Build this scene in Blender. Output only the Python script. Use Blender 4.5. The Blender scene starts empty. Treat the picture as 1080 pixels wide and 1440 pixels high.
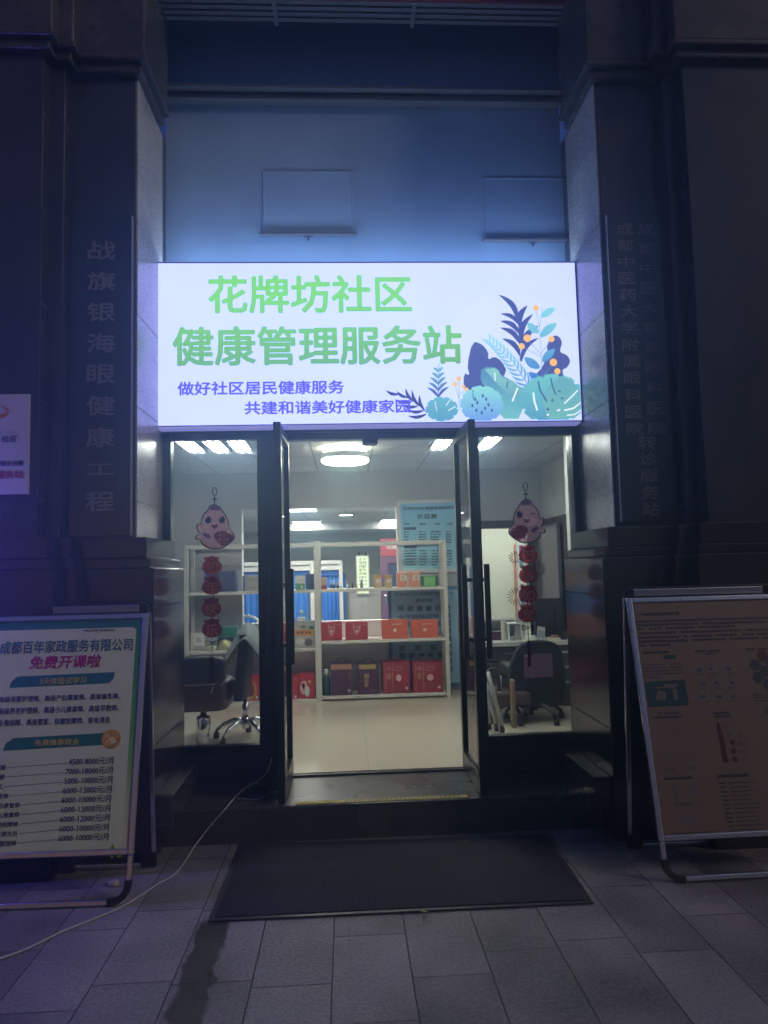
import bpy, bmesh, math, random
from mathutils import Matrix, Vector

random.seed(7)
SC = bpy.context.scene
COL = SC.collection
R = math.radians

# ------------------------------------------------------------------ camera
CAM = Vector((0.0, -4.95, 1.65))
YAW, PITCH, ROLL, FPX = R(3.097), R(4.501), R(1.4046), 1000.0
fwd = Vector((math.sin(YAW) * math.cos(PITCH), math.cos(YAW) * math.cos(PITCH), math.sin(PITCH)))
rt0 = Vector((math.cos(YAW), -math.sin(YAW), 0))
dn0 = fwd.cross(rt0)
rt = math.cos(ROLL) * rt0 + math.sin(ROLL) * dn0
dn = -math.sin(ROLL) * rt0 + math.cos(ROLL) * dn0
cam = bpy.data.cameras.new('camera')
cam.sensor_fit = 'VERTICAL'
cam.sensor_height = 24.0
cam.lens = 24.0 * FPX / 1440.0
cam.clip_start, cam.clip_end = 0.05, 400
camo = bpy.data.objects.new('camera', cam)
mw = Matrix.Identity(4)
for i in range(3):
    mw[i][0], mw[i][1], mw[i][2], mw[i][3] = rt[i], -dn[i], -fwd[i], CAM[i]
camo.matrix_world = mw
COL.objects.link(camo)
SC.camera = camo

# ------------------------------------------------------------------ world, lamp, exposure
world = bpy.data.worlds.new('World')
SC.world = world
world.use_nodes = True
wn = world.node_tree.nodes
bg = wn['Background']
sky = wn.new('ShaderNodeTexSky')
sky.sky_type = 'NISHITA'
sky.sun_disc = False
sky.sun_elevation = R(1.0)
sky.sun_rotation = R(200)
sky.altitude = 300
tint = wn.new('ShaderNodeMix'); tint.data_type = 'RGBA'; tint.blend_type = 'MULTIPLY'
tint.inputs[0].default_value = 1.0
tint.inputs[7].default_value = (0.22, 0.28, 1.0, 1)          # night: only the blue of the sky is left
world.node_tree.links.new(sky.outputs[0], tint.inputs[6])
world.node_tree.links.new(tint.outputs[2], bg.inputs[0])
bg.inputs[1].default_value = 0.075
sun = bpy.data.lights.new('sun', 'SUN')
sun.energy = 0.42
sun.angle = R(12)
sun.color = (1.0, 0.74, 0.55)
suno = bpy.data.objects.new('sun', sun)
suno.rotation_euler = (R(60), 0, R(58))
COL.objects.link(suno)
SC.view_settings.view_transform = 'Standard'
SC.view_settings.look = 'None'
SC.view_settings.exposure = 1.6
SC.view_settings.gamma = 1.0
SC.cycles.max_bounces = 8
SC.cycles.transparent_max_bounces = 12
SC.cycles.caustics_reflective = False
SC.cycles.caustics_refractive = False
SC.cycles.sample_clamp_indirect = 4.0

# ------------------------------------------------------------------ helpers
def ray(px, py):
    return ((px - 540) / FPX) * rt + ((py - 720) / FPX) * dn + fwd

def P(px, py, Y):                       # world x, z of a point of the photo known to stand at depth Y
    d = ray(px, py); t = (Y - CAM.y) / d.y
    p = CAM + d * t
    return p.x, p.z

def G(px, py, z=0.0):                   # world point of something lying at height z
    d = ray(px, py); t = (z - CAM.z) / d.z
    p = CAM + d * t
    return Vector((p.x, p.y, z))

def on(T, px, py):                      # u, v of a photo point on a tilted board
    o = T.translation; n = T.to_3x3() @ Vector((0, 1, 0)); d = ray(px, py)
    q = CAM + d * ((o - CAM).dot(n) / d.dot(n))
    l = T.inverted() @ q
    return l.x, l.z

def lin(c):
    return c / 12.92 if c <= 0.04045 else ((c + 0.055) / 1.055) ** 2.4

def S(r, g, b):
    return (lin(r / 255), lin(g / 255), lin(b / 255))

MATS = {}
def mat(name, col, rough=0.5, metal=0.0, var=0.0, scale=30.0, bump=0.0, spec=0.5, emit=None, estr=1.0, sample=True, coat=0.0):
    if name in MATS: return MATS[name]
    m = bpy.data.materials.new(name); m.use_nodes = True
    nt = m.node_tree; b = nt.nodes['Principled BSDF']
    b.inputs['Base Color'].default_value = (*col, 1)
    b.inputs['Roughness'].default_value = rough
    b.inputs['Metallic'].default_value = metal
    b.inputs['Specular IOR Level'].default_value = spec
    b.inputs['Coat Weight'].default_value = coat
    if var or bump:
        tc = nt.nodes.new('ShaderNodeTexCoord')
        nz = nt.nodes.new('ShaderNodeTexNoise'); nz.inputs['Scale'].default_value = scale; nz.inputs['Detail'].default_value = 6
        nt.links.new(tc.outputs['Object'], nz.inputs['Vector'])
        if var:
            mx = nt.nodes.new('ShaderNodeMix'); mx.data_type = 'RGBA'
            mx.inputs[6].default_value = (*[c * (1 - var) for c in col], 1)
            mx.inputs[7].default_value = (*[min(1, c * (1 + var)) for c in col], 1)
            rp = nt.nodes.new('ShaderNodeMapRange'); rp.inputs[1].default_value = .3; rp.inputs[2].default_value = .7
            nt.links.new(nz.outputs[0], rp.inputs[0]); nt.links.new(rp.outputs[0], mx.inputs[0])
            nt.links.new(mx.outputs[2], b.inputs['Base Color'])
            rr = nt.nodes.new('ShaderNodeMapRange'); rr.inputs[3].default_value = rough * .8; rr.inputs[4].default_value = min(1, rough * 1.25)
            nt.links.new(nz.outputs[0], rr.inputs[0]); nt.links.new(rr.outputs[0], b.inputs['Roughness'])
        if bump:
            bp = nt.nodes.new('ShaderNodeBump'); bp.inputs['Strength'].default_value = bump; bp.inputs['Distance'].default_value = .004
            nt.links.new(nz.outputs[0], bp.inputs['Height']); nt.links.new(bp.outputs[0], b.inputs['Normal'])
    if emit:
        b.inputs['Emission Color'].default_value = (*emit, 1)
        b.inputs['Emission Strength'].default_value = estr
        if not sample: m.cycles.emission_sampling = 'NONE'
    MATS[name] = m
    return m

class B:                                # collects shapes for ONE mesh object
    def __init__(s): s.bm = bmesh.new()
    def box(s, x0, x1, y0, y1, z0, z1):
        v = [s.bm.verts.new((x, y, z)) for x in (x0, x1) for y in (y0, y1) for z in (z0, z1)]
        for f in ((0, 1, 3, 2), (4, 6, 7, 5), (0, 4, 5, 1), (2, 3, 7, 6), (0, 2, 6, 4), (1, 5, 7, 3)):
            s.bm.faces.new([v[i] for i in f])
        return s
    def poly(s, pts, y0, y1=None):      # outline in x,z; flat at y0 or a slab from y0 back to y1
        a = [s.bm.verts.new((x, y0, z)) for x, z in pts]
        try: s.bm.faces.new(a)
        except ValueError: return s
        if y1 is not None:
            b = [s.bm.verts.new((x, y1, z)) for x, z in pts]
            s.bm.faces.new(list(reversed(b)))
            n = len(a)
            for i in range(n): s.bm.faces.new((a[i], b[i], b[(i + 1) % n], a[(i + 1) % n]))
        return s
    def rect(s, x0, x1, z0, z1, y): return s.poly([(x0, z0), (x1, z0), (x1, z1), (x0, z1)], y)
    def disc(s, cx, cz, rx, rz, y, y1=None, n=28):
        return s.poly([(cx + rx * math.cos(2 * math.pi * i / n), cz + rz * math.sin(2 * math.pi * i / n)) for i in range(n)], y, y1)
    def prism(s, pts, h0, h1):          # outline in x,y from height h0 to h1
        a = [s.bm.verts.new((x, y, h0)) for x, y in pts]; b = [s.bm.verts.new((x, y, h1)) for x, y in pts]
        s.bm.faces.new(list(reversed(a))); s.bm.faces.new(b); n = len(a)
        for i in range(n): s.bm.faces.new((a[i], a[(i + 1) % n], b[(i + 1) % n], b[i]))
        return s
    def lathe(s, prof, cx, cy, n=24):
        rings = []
        for r, z in prof:
            rings.append([s.bm.verts.new((cx + r * math.cos(2 * math.pi * i / n), cy + r * math.sin(2 * math.pi * i / n), z)) for i in range(n)])
        for a, b in zip(rings, rings[1:]):
            for i in range(n): s.bm.faces.new((a[i], a[(i + 1) % n], b[(i + 1) % n], b[i]))
        s.bm.faces.new(list(reversed(rings[0]))); s.bm.faces.new(rings[-1])
        return s
    def tube(s, pts, r, n=8):
        pts = [Vector(p) for p in pts]; rs = r if isinstance(r, (list, tuple)) else [r] * len(pts)
        rings = []; up = Vector((0, 0, 1)); last = None
        for i, p in enumerate(pts):
            t = (pts[min(i + 1, len(pts) - 1)] - pts[max(i - 1, 0)]).normalized()
            a = last - t * last.dot(t) if last else None
            if a is None or a.length < 1e-4:
                a = t.cross(up)
                if a.length < 1e-3: a = t.cross(Vector((1, 0, 0)))
            a.normalize(); last = a; b = t.cross(a)
            rings.append([s.bm.verts.new(p + rs[i] * (math.cos(2 * math.pi * k / n) * a + math.sin(2 * math.pi * k / n) * b)) for k in range(n)])
        for a, b in zip(rings, rings[1:]):
            for i in range(n): s.bm.faces.new((a[i], a[(i + 1) % n], b[(i + 1) % n], b[i]))
        s.bm.faces.new(list(reversed(rings[0]))); s.bm.faces.new(rings[-1])
        return s
    def grid(s, f, nu, nv):             # f(u, v) -> point, u, v in 0..1
        vs = [[s.bm.verts.new(f(i / nu, j / nv)) for j in range(nv + 1)] for i in range(nu + 1)]
        for i in range(nu):
            for j in range(nv): s.bm.faces.new((vs[i][j], vs[i + 1][j], vs[i + 1][j + 1], vs[i][j + 1]))
        return s
    def build(s, name, m, parent=None, T=None, loc=None, smooth=False, bevel=0.0, seg=2, solid=0.0):
        bmesh.ops.recalc_face_normals(s.bm, faces=s.bm.faces) if not getattr(s, 'flat', False) else None
        if T is not None: s.bm.transform(T)
        o0 = Vector(parent['org']) if parent is not None else Vector(loc or (0, 0, 0))
        s.bm.transform(Matrix.Translation(-o0))
        me = bpy.data.meshes.new(name); s.bm.to_mesh(me); s.bm.free()
        if m is not None: me.materials.append(m)
        if smooth:
            for p in me.polygons: p.use_smooth = True
        ob = bpy.data.objects.new(name, me); COL.objects.link(ob)
        if parent is not None:
            ob.parent = parent
        else: ob.location = o0
        ob['org'] = tuple(o0)
        if solid:
            md = ob.modifiers.new('thick', 'SOLIDIFY'); md.thickness = solid; md.offset = 0
        if bevel:
            md = ob.modifiers.new('edges', 'BEVEL'); md.width = bevel; md.segments = seg; md.limit_method = 'ANGLE'; md.angle_limit = R(40)
        return ob

def thing(name, label, cat, loc=(0, 0, 0), group=None):
    o = bpy.data.objects.new(name, None); o.empty_display_size = .1; COL.objects.link(o)
    o.location = loc; o['org'] = tuple(loc); o['label'] = label; o['category'] = cat
    if group: o['group'] = group
    return o

def tag(o, label, cat, group=None):
    o['label'] = label; o['category'] = cat
    if group: o['group'] = group
    return o

def struct(o): o['kind'] = 'structure'; return o

TXT = {}
def glyphs(t):
    if t not in TXT:
        c = bpy.data.curves.new('t', 'FONT'); c.body = t; c.size = 1; c.resolution_u = 2
        o = bpy.data.objects.new('t', c); COL.objects.link(o)
        bpy.context.view_layer.update()
        me = bpy.data.meshes.new_from_object(o.evaluated_get(bpy.context.evaluated_depsgraph_get()))
        bpy.data.objects.remove(o); bpy.data.curves.remove(c)
        vs = [(v.co.x, v.co.y) for v in me.vertices]; fs = [tuple(p.vertices) for p in me.polygons]
        bpy.data.meshes.remove(me)
        TXT[t] = (vs, fs, min(v[0] for v in vs), max(v[0] for v in vs), min(v[1] for v in vs), max(v[1] for v in vs))
    return TXT[t]

def text(b, t, x0, x1, z0, z1, y, bold=0.0, slant=0.0):     # writes t into the box x0..x1, z0..z1 on the plane y
    vs, fs, ax, bx, ay, by = glyphs(t)
    sx = (x1 - x0) / max(bx - ax, 1e-6); sz = (z1 - z0) / max(by - ay, 1e-6)
    if t in ('一', '-'): sz = sx
    d = bold * sz
    offs = [(0, 0)] if not bold else [(0, 0), (d, 0), (-d, 0), (0, d), (0, -d), (.7 * d, .7 * d), (-.7 * d, .7 * d), (.7 * d, -.7 * d), (-.7 * d, -.7 * d)]
    for k, (ox, oz) in enumerate(offs):
        nv = [b.bm.verts.new((x0 + (x - ax) * sx + ox + slant * (yy - ay) * sz, y - k * .00012, z0 + (yy - ay) * sz + oz)) for x, yy in vs]
        for f in fs:
            try: b.bm.faces.new([nv[i] for i in f])
            except ValueError: pass
    return b

def boldbars(b, x0, x1, z, h, y, seed, gap=.12, n=14):      # a line of print too small to read
    rd = random.Random(seed); w = (x1 - x0) / n
    for i in range(n):
        if rd.random() < gap: continue
        b.rect(x0 + i * w, x0 + (i + .86) * w, z - h / 2 * rd.uniform(.7, 1), z + h / 2 * rd.uniform(.7, 1), y)

# ------------------------------------------------------------------ materials
def node_mat(name):
    m = bpy.data.materials.new(name); m.use_nodes = True; MATS[name] = m
    return m, m.node_tree.nodes, m.node_tree.links, m.node_tree.nodes['Principled BSDF']

def mnode(N, L, op, a, b=None, c=None):
    n = N.new('ShaderNodeMath'); n.operation = op
    for i, v in enumerate((a, b, c)):
        if v is None: continue
        if isinstance(v, (int, float)): n.inputs[i].default_value = v
        else: L.new(v, n.inputs[i])
    return n.outputs[0]

def paving():
    m, N, L, p = node_mat('granite_paving')
    tc = N.new('ShaderNodeTexCoord'); sp = N.new('ShaderNodeSeparateXYZ'); L.new(tc.outputs['Object'], sp.inputs[0])
    W, H = .3235, .62
    wob = N.new('ShaderNodeTexNoise'); wob.inputs['Scale'].default_value = 9; L.new(tc.outputs['Object'], wob.inputs[0])
    wv = mnode(N, L, 'MULTIPLY', mnode(N, L, 'SUBTRACT', wob.outputs[0], .5), .004)
    u = mnode(N, L, 'DIVIDE', mnode(N, L, 'ADD', mnode(N, L, 'ADD', sp.outputs[0], .092), wv), W)
    ci = mnode(N, L, 'FLOOR', u)
    wn1 = N.new('ShaderNodeTexWhiteNoise'); wn1.noise_dimensions = '1D'; L.new(ci, wn1.inputs['W'])
    v = mnode(N, L, 'ADD', mnode(N, L, 'DIVIDE', mnode(N, L, 'ADD', sp.outputs[1], wv), H), wn1.outputs[0])
    ri = mnode(N, L, 'FLOOR', v)
    def edge(f, size):
        fr = mnode(N, L, 'FRACT', f)
        return mnode(N, L, 'MULTIPLY', mnode(N, L, 'MINIMUM', fr, mnode(N, L, 'SUBTRACT', 1.0, fr)), size)
    e = mnode(N, L, 'MINIMUM', edge(u, W), edge(v, H))
    jr = N.new('ShaderNodeMapRange'); jr.inputs[1].default_value = .0010; jr.inputs[2].default_value = .0030; L.new(e, jr.inputs[0])
    wn2 = N.new('ShaderNodeTexWhiteNoise'); wn2.noise_dimensions = '2D'
    cb = N.new('ShaderNodeCombineXYZ'); L.new(ci, cb.inputs[0]); L.new(ri, cb.inputs[1]); L.new(cb.outputs[0], wn2.inputs['Vector'])
    n1 = N.new('ShaderNodeTexNoise'); n1.inputs['Scale'].default_value = 62; n1.inputs['Detail'].default_value = 8; n1.inputs['Roughness'].default_value = .7; L.new(tc.outputs['Object'], n1.inputs[0])
    n2 = N.new('ShaderNodeTexNoise'); n2.inputs['Scale'].default_value = 2.2; n2.inputs['Detail'].default_value = 7; L.new(tc.outputs['Object'], n2.inputs[0])
    # a wet trail running from the mat's corner towards the road
    xc = mnode(N, L, 'ADD', mnode(N, L, 'MULTIPLY', sp.outputs[1], -.03), -.70)
    n3 = N.new('ShaderNodeTexNoise'); n3.inputs['Scale'].default_value = 7; n3.inputs['Detail'].default_value = 5; L.new(tc.outputs['Object'], n3.inputs[0])
    dx = mnode(N, L, 'ABSOLUTE', mnode(N, L, 'ADD', mnode(N, L, 'SUBTRACT', sp.outputs[0], xc), mnode(N, L, 'MULTIPLY', mnode(N, L, 'SUBTRACT', n3.outputs[0], .5), .12)))
    wet = N.new('ShaderNodeMapRange'); wet.inputs[1].default_value = .062; wet.inputs[2].default_value = .078; wet.inputs[3].default_value = 1; wet.inputs[4].default_value = 0; L.new(dx, wet.inputs[0])
    yl = N.new('ShaderNodeMapRange'); yl.inputs[1].default_value = -1.36; yl.inputs[2].default_value = -1.42; L.new(mnode(N, L, 'ADD', sp.outputs[1], mnode(N, L, 'MULTIPLY', mnode(N, L, 'SUBTRACT', n3.outputs[0], .5), .1)), yl.inputs[0])
    wetf = mnode(N, L, 'MULTIPLY', wet.outputs[0], yl.outputs[0])
    val = mnode(N, L, 'ADD', mnode(N, L, 'MULTIPLY', wn2.outputs[0], .16), mnode(N, L, 'ADD', mnode(N, L, 'MULTIPLY', n1.outputs[0], .75), mnode(N, L, 'MULTIPLY', n2.outputs[0], .55)))
    cr = N.new('ShaderNodeValToRGB'); L.new(val, cr.inputs[0])
    cr.color_ramp.elements[0].position = .47; cr.color_ramp.elements[0].color = (.035, .032, .035, 1)
    cr.color_ramp.elements[1].position = .92; cr.color_ramp.elements[1].color = (.38, .355, .355, 1)
    mx = N.new('ShaderNodeMix'); mx.data_type = 'RGBA'; mx.inputs[6].default_value = (.02, .02, .022, 1); L.new(jr.outputs[0], mx.inputs[0]); L.new(cr.outputs[0], mx.inputs[7])
    mw_ = N.new('ShaderNodeMix'); mw_.data_type = 'RGBA'; mw_.blend_type = 'MULTIPLY'; mw_.inputs[7].default_value = (.12, .12, .14, 1)
    L.new(wetf, mw_.inputs[0]); L.new(mx.outputs[2], mw_.inputs[6]); L.new(mw_.outputs[2], p.inputs['Base Color'])
    vo = N.new('ShaderNodeTexVoronoi'); vo.inputs['Scale'].default_value = 3.1; L.new(tc.outputs['Object'], vo.inputs['Vector'])
    gs = N.new('ShaderNodeMapRange'); gs.inputs[1].default_value = .035; gs.inputs[2].default_value = .055; gs.inputs[3].default_value = .55; gs.inputs[4].default_value = 0
    L.new(mnode(N, L, 'ADD', vo.outputs['Distance'], mnode(N, L, 'MULTIPLY', mnode(N, L, 'SUBTRACT', n3.outputs[0], .5), .06)), gs.inputs[0])
    dm = N.new('ShaderNodeMix'); dm.data_type = 'RGBA'; dm.inputs[7].default_value = (.035, .033, .034, 1)
    L.new(gs.outputs[0], dm.inputs[0]); L.new(mw_.outputs[2], dm.inputs[6]); L.new(dm.outputs[2], p.inputs['Base Color'])
    rg = mnode(N, L, 'SUBTRACT', mnode(N, L, 'ADD', .36, mnode(N, L, 'MULTIPLY', n2.outputs[0], .3)), mnode(N, L, 'MULTIPLY', wetf, .2))
    L.new(rg, p.inputs['Roughness'])
    bp = N.new('ShaderNodeBump'); bp.inputs['Strength'].default_value = .9; bp.inputs['Distance'].default_value = .006
    L.new(mnode(N, L, 'ADD', mnode(N, L, 'MULTIPLY', n1.outputs[0], .8), mnode(N, L, 'MULTIPLY', jr.outputs[0], .8)), bp.inputs['Height']); L.new(bp.outputs[0], p.inputs['Normal'])
    return m

def granite(name, lo, hi, rough, joint=.595, z0=2.10, xj=None):
    m, N, L, p = node_mat(name)
    ge = N.new('ShaderNodeNewGeometry'); sp = N.new('ShaderNodeSeparateXYZ'); L.new(ge.outputs['Position'], sp.inputs[0])
    n1 = N.new('ShaderNodeTexNoise'); n1.inputs['Scale'].default_value = 55; n1.inputs['Detail'].default_value = 9; n1.inputs['Roughness'].default_value = .75; L.new(ge.outputs['Position'], n1.inputs[0])
    n2 = N.new('ShaderNodeTexNoise'); n2.inputs['Scale'].default_value = 3; n2.inputs['Detail'].default_value = 6; L.new(ge.outputs['Position'], n2.inputs[0])
    cr = N.new('ShaderNodeValToRGB'); cr.color_ramp.elements[0].position = .38; cr.color_ramp.elements[1].position = .66
    cr.color_ramp.elements[0].color = (*lo, 1); cr.color_ramp.elements[1].color = (*hi, 1)
    L.new(mnode(N, L, 'ADD', mnode(N, L, 'MULTIPLY', n1.outputs[0], .75), mnode(N, L, 'MULTIPLY', n2.outputs[0], .25)), cr.inputs[0])
    fr = mnode(N, L, 'FRACT', mnode(N, L, 'DIVIDE', mnode(N, L, 'ADD', sp.outputs[2], -z0 + joint * 10), joint))
    ed = mnode(N, L, 'MULTIPLY', mnode(N, L, 'MINIMUM', fr, mnode(N, L, 'SUBTRACT', 1.0, fr)), joint)
    jr = N.new('ShaderNodeMapRange'); jr.inputs[1].default_value = .0015; jr.inputs[2].default_value = .0045; L.new(ed, jr.inputs[0])
    mx = N.new('ShaderNodeMix'); mx.data_type = 'RGBA'; mx.inputs[6].default_value = (lo[0] * .3, lo[1] * .3, lo[2] * .3, 1)
    L.new(jr.outputs[0], mx.inputs[0]); L.new(cr.outputs[0], mx.inputs[7]); L.new(mx.outputs[2], p.inputs['Base Color'])
    rg = mnode(N, L, 'ADD', rough, mnode(N, L, 'ADD', mnode(N, L, 'MULTIPLY', n2.outputs[0], .10), mnode(N, L, 'MULTIPLY', mnode(N, L, 'SUBTRACT', 1.0, jr.outputs[0]), .5)))
    L.new(rg, p.inputs['Roughness'])
    return m

def glass(name, tint=(.95, .98, 1.0), refl=1.0):
    m = bpy.data.materials.new(name); m.use_nodes = True; MATS[name] = m
    N, L = m.node_tree.nodes, m.node_tree.links
    N.remove(N['Principled BSDF'])
    t = N.new('ShaderNodeBsdfTransparent'); t.inputs[0].default_value = (*tint, 1)
    g = N.new('ShaderNodeBsdfGlossy'); g.inputs['Roughness'].default_value = .01; g.inputs[0].default_value = (refl, refl, refl, 1)
    f = N.new('ShaderNodeFresnel'); f.inputs[0].default_value = 1.5
    mx = N.new('ShaderNodeMixShader'); L.new(f.outputs[0], mx.inputs[0]); L.new(t.outputs[0], mx.inputs[1]); L.new(g.outputs[0], mx.inputs[2])
    L.new(mx.outputs[0], N['Material Output'].inputs[0])
    return m

def ceiling_tiles(name, size, x0, y0, col, rough=.85, dark=.35, jw=.005):
    m, N, L, p = node_mat(name)
    ge = N.new('ShaderNodeNewGeometry'); sp = N.new('ShaderNodeSeparateXYZ'); L.new(ge.outputs['Position'], sp.inputs[0])
    es = []
    for i, o in ((0, x0), (1, y0)):
        fr = mnode(N, L, 'FRACT', mnode(N, L, 'DIVIDE', mnode(N, L, 'ADD', sp.outputs[i], 20 * size - o), size))
        es.append(mnode(N, L, 'MULTIPLY', mnode(N, L, 'MINIMUM', fr, mnode(N, L, 'SUBTRACT', 1.0, fr)), size))
    jr = N.new('ShaderNodeMapRange'); jr.inputs[1].default_value = jw; jr.inputs[2].default_value = jw * 1.6; L.new(mnode(N, L, 'MINIMUM', es[0], es[1]), jr.inputs[0])
    nz = N.new('ShaderNodeTexNoise'); nz.inputs['Scale'].default_value = 60; L.new(ge.outputs['Position'], nz.inputs[0])
    mx = N.new('ShaderNodeMix'); mx.data_type = 'RGBA'; mx.inputs[6].default_value = (*[c * dark for c in col], 1); mx.inputs[7].default_value = (*col, 1)
    L.new(jr.outputs[0], mx.inputs[0]); L.new(mx.outputs[2], p.inputs['Base Color']); p.inputs['Roughness'].default_value = rough
    bp = N.new('ShaderNodeBump'); bp.inputs['Strength'].default_value = .2 if rough > .5 else .02; bp.inputs['Distance'].default_value = .003; L.new(nz.outputs[0], bp.inputs['Height']); L.new(bp.outputs[0], p.inputs['Normal'])
    return m

def gradient_mat(name, c0, c1, z0, z1, rough=.5, emit=0.0):     # a printed two-colour sweep from height z0 to z1
    m, N, L, p = node_mat(name)
    ge = N.new('ShaderNodeNewGeometry'); sp = N.new('ShaderNodeSeparateXYZ'); L.new(ge.outputs['Position'], sp.inputs[0])
    mr = N.new('ShaderNodeMapRange'); mr.inputs[1].default_value = z0; mr.inputs[2].default_value = z1; L.new(sp.outputs[2], mr.inputs[0])
    mx = N.new('ShaderNodeMix'); mx.data_type = 'RGBA'; mx.inputs[6].default_value = (*c0, 1); mx.inputs[7].default_value = (*c1, 1); L.new(mr.outputs[0], mx.inputs[0])
    p.inputs['Roughness'].default_value = rough
    if emit:
        L.new(mx.outputs[2], p.inputs['Emission Color']); p.inputs['Emission Strength'].default_value = emit * .9
        p.inputs['Base Color'].default_value = (.05, .05, .05, 1)
        m.cycles.emission_sampling = 'NONE'
    else: L.new(mx.outputs[2], p.inputs['Base Color'])
    return m

M_PAVE = paving()
M_GRAN = granite('polished_granite', (.020, .021, .025), (.065, .067, .075), .17)
M_CAP = granite('highlit_granite', (.03, .03, .033), (.10, .10, .105), .22, joint=9, z0=1)  # lighter stone colour imitates highlights caught by the mouldings
M_REV = granite('sign_lit_granite', (.16, .16, .155), (.60, .60, .57), .20)  # pillar stone made paler, the sign's light put into its colour
M_BASE = granite('dark_granite', (.018, .018, .02), (.05, .05, .052), .10, joint=.8, z0=1.45)
M_STEP = granite('step_granite', (.03, .03, .032), (.09, .09, .09), .22, joint=3, z0=1.0)
M_FASC = mat('fascia_panel', (.26, .41, .62), .42, 0, .08, 3)
M_BLACK = mat('black_aluminium', (.018, .019, .022), .32, .3, .15, 60)
M_GLASS = glass('window_glass')
M_DGLASS = mat('dark_window_glass', (.02, .022, .026), .04)
M_CHROME = mat('chrome', (.75, .76, .78), .12, 1)
M_ALU = mat('brushed_aluminium', (.62, .62, .64), .28, 1, .08, 80)
M_PLASTIC = mat('black_plastic', (.02, .02, .022), .45, 0, .1, 50)
M_WALL = mat('white_wall', (.56, .57, .56), .8, 0, .04, 4)
M_GREYW = mat('grey_wall_paint', (.80, .78, .78), .75, 0, .05, 4)
M_RACK = mat('cream_rack_paint', (.62, .60, .56), .45, 0, .05, 20)
M_FLOOR = ceiling_tiles('shop_floor_tile', .80, .13, 1.02, (.60, .545, .45), .15, .62, .0016)
M_INK = mat('black_ink', (.03, .03, .04), .6)
M_WHITEP = mat('white_print', (.75, .75, .76), .5)
M_PAPER = mat('poster_paper', (.70, .70, .70), .45, 0, .03, 8)

# ------------------------------------------------------------------ ground
g = B().box(-25, 25, -30, 12, -.4, 0).build('pavement', M_PAVE); struct(g)

# ------------------------------------------------------------------ the building
ZF = .21                                   # shop floor height
bld = thing('shop_building', 'dark granite shop front with stepped pillars and a lit glass entrance', 'building', (0.2, 0, 0))
XL, XR = -1.30, 1.727                      # faces of the recess between the pillars
layers = ((-.50, 0.0), (-.60, .41), (-.70, .50))
for sgn, X0 in ((-1, XL), (1, XR)):
    def bx(b, e_in, yf, z0, z1, off, yb=.14):   # from the pillar's inner face outwards
        a = X0 + sgn * off - sgn * e_in; c = X0 + sgn * (off + 2.6)
        b.box(min(a, c), max(a, c), yf, yb, z0, z1)
    pil = None
    for k, (yf, off) in enumerate(layers):
        b = B(); bx(b, 0, yf, -.05 - .01 * k, 4.90, off, .46 - .02 * k)
        o = b.build('pillar', M_GRAN, bld, bevel=.006)
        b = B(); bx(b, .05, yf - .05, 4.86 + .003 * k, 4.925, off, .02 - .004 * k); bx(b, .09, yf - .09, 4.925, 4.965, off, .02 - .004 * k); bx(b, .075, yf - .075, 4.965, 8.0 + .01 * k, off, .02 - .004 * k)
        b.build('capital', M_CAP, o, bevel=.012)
        b = B()
        bx(b, .16, yf - .16, -.03 - .01 * k, 1.685 + .002 * k, off, .125 - .003 * k); bx(b, .13, yf - .13, 1.685 + .002 * k, 1.745 + .002 * k, off, .122 - .003 * k); bx(b, .10, yf - .10, 1.745 + .002 * k, 1.872 + .003 * k, off, .119 - .003 * k)
        b.build('pedestal', M_BASE, o, bevel=.008)
        if k == 0:
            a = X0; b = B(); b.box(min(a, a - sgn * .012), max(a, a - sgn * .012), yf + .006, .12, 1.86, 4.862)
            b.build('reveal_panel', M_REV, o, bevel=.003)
            b = B(); a = X0 - sgn * .16; c = X0 - sgn * .26
            b.box(min(a, c), max(a, c), -.62, .11, ZF - .04, .36); b.build('plinth', M_STEP, o, bevel=.01)

# fascia above the sign, ledge, wall above
b = B().box(XL + .001, XR - .001, .26, .45, 3.70, 5.195); b.build('fascia', M_FASC, bld)
b = B().box(XL + .002, XR - .002, .19, .45, 5.196, 5.215).box(XL + .002, XR - .002, .215, .45, 5.215, 5.262).box(XL + .002, XR - .002, .15, .45, 5.262, 5.29)
b.build('ledge', mat('ledge_metal', (.16, .165, .18), .4, .2, .1, 20), bld, bevel=.004)
b = B().box(XL + .001, XR - .001, .23, .45, 5.291, 8.0); b.build('upper_wall', mat('upper_wall_panel', (.12, .24, .46), .4, 0, .1, 4), bld)

# two top-hung windows standing ajar in the fascia
def vent(px0, px1, pyb, pyt, lab):
    yo = .243
    x0, z0 = P(px0, pyb, yo); x1, _ = P(px1, pyb, yo); zt = z0 + .50
    T = Matrix.Translation((x0, yo, z0)) @ Matrix.Rotation(-math.atan2(-yo + .250, zt - z0), 4, 'X')
    w = x1 - x0; h = math.hypot(zt - z0, yo - .250)
    f = B(); f.box(0, w, .004, .014, 0, .03).box(0, .010, .004, .014, .03, h - .01).box(w - .010, w, .004, .014, .03, h - .01).box(0, w, .004, .014, h - .01, h)
    fr = f.build('vent_window', M_FASC, bld, T, bevel=.003)
    B().box(.010, w - .010, .006, .013, .03, h - .01).build('pane', mat('vent_pane', (.275, .445, .685), .4, 0, .05, 4), fr, T)
    B().box(-.03, w + .03, -.03, .012, -.018, -.001).build('sill_bar', mat('pale_sash_bar', (.22, .24, .27), .35, .5), fr, T, bevel=.003)
    B().box(w / 2 - .035, w / 2 + .035, -.02, .0, -.036, -.023).box(w / 2 - .01, w / 2 + .01, -.02, -.005, -.06, -.036).build('latch', mat('latch_metal', (.6, .6, .62), .25, 1), fr, T, bevel=.003)
    return fr
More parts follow.
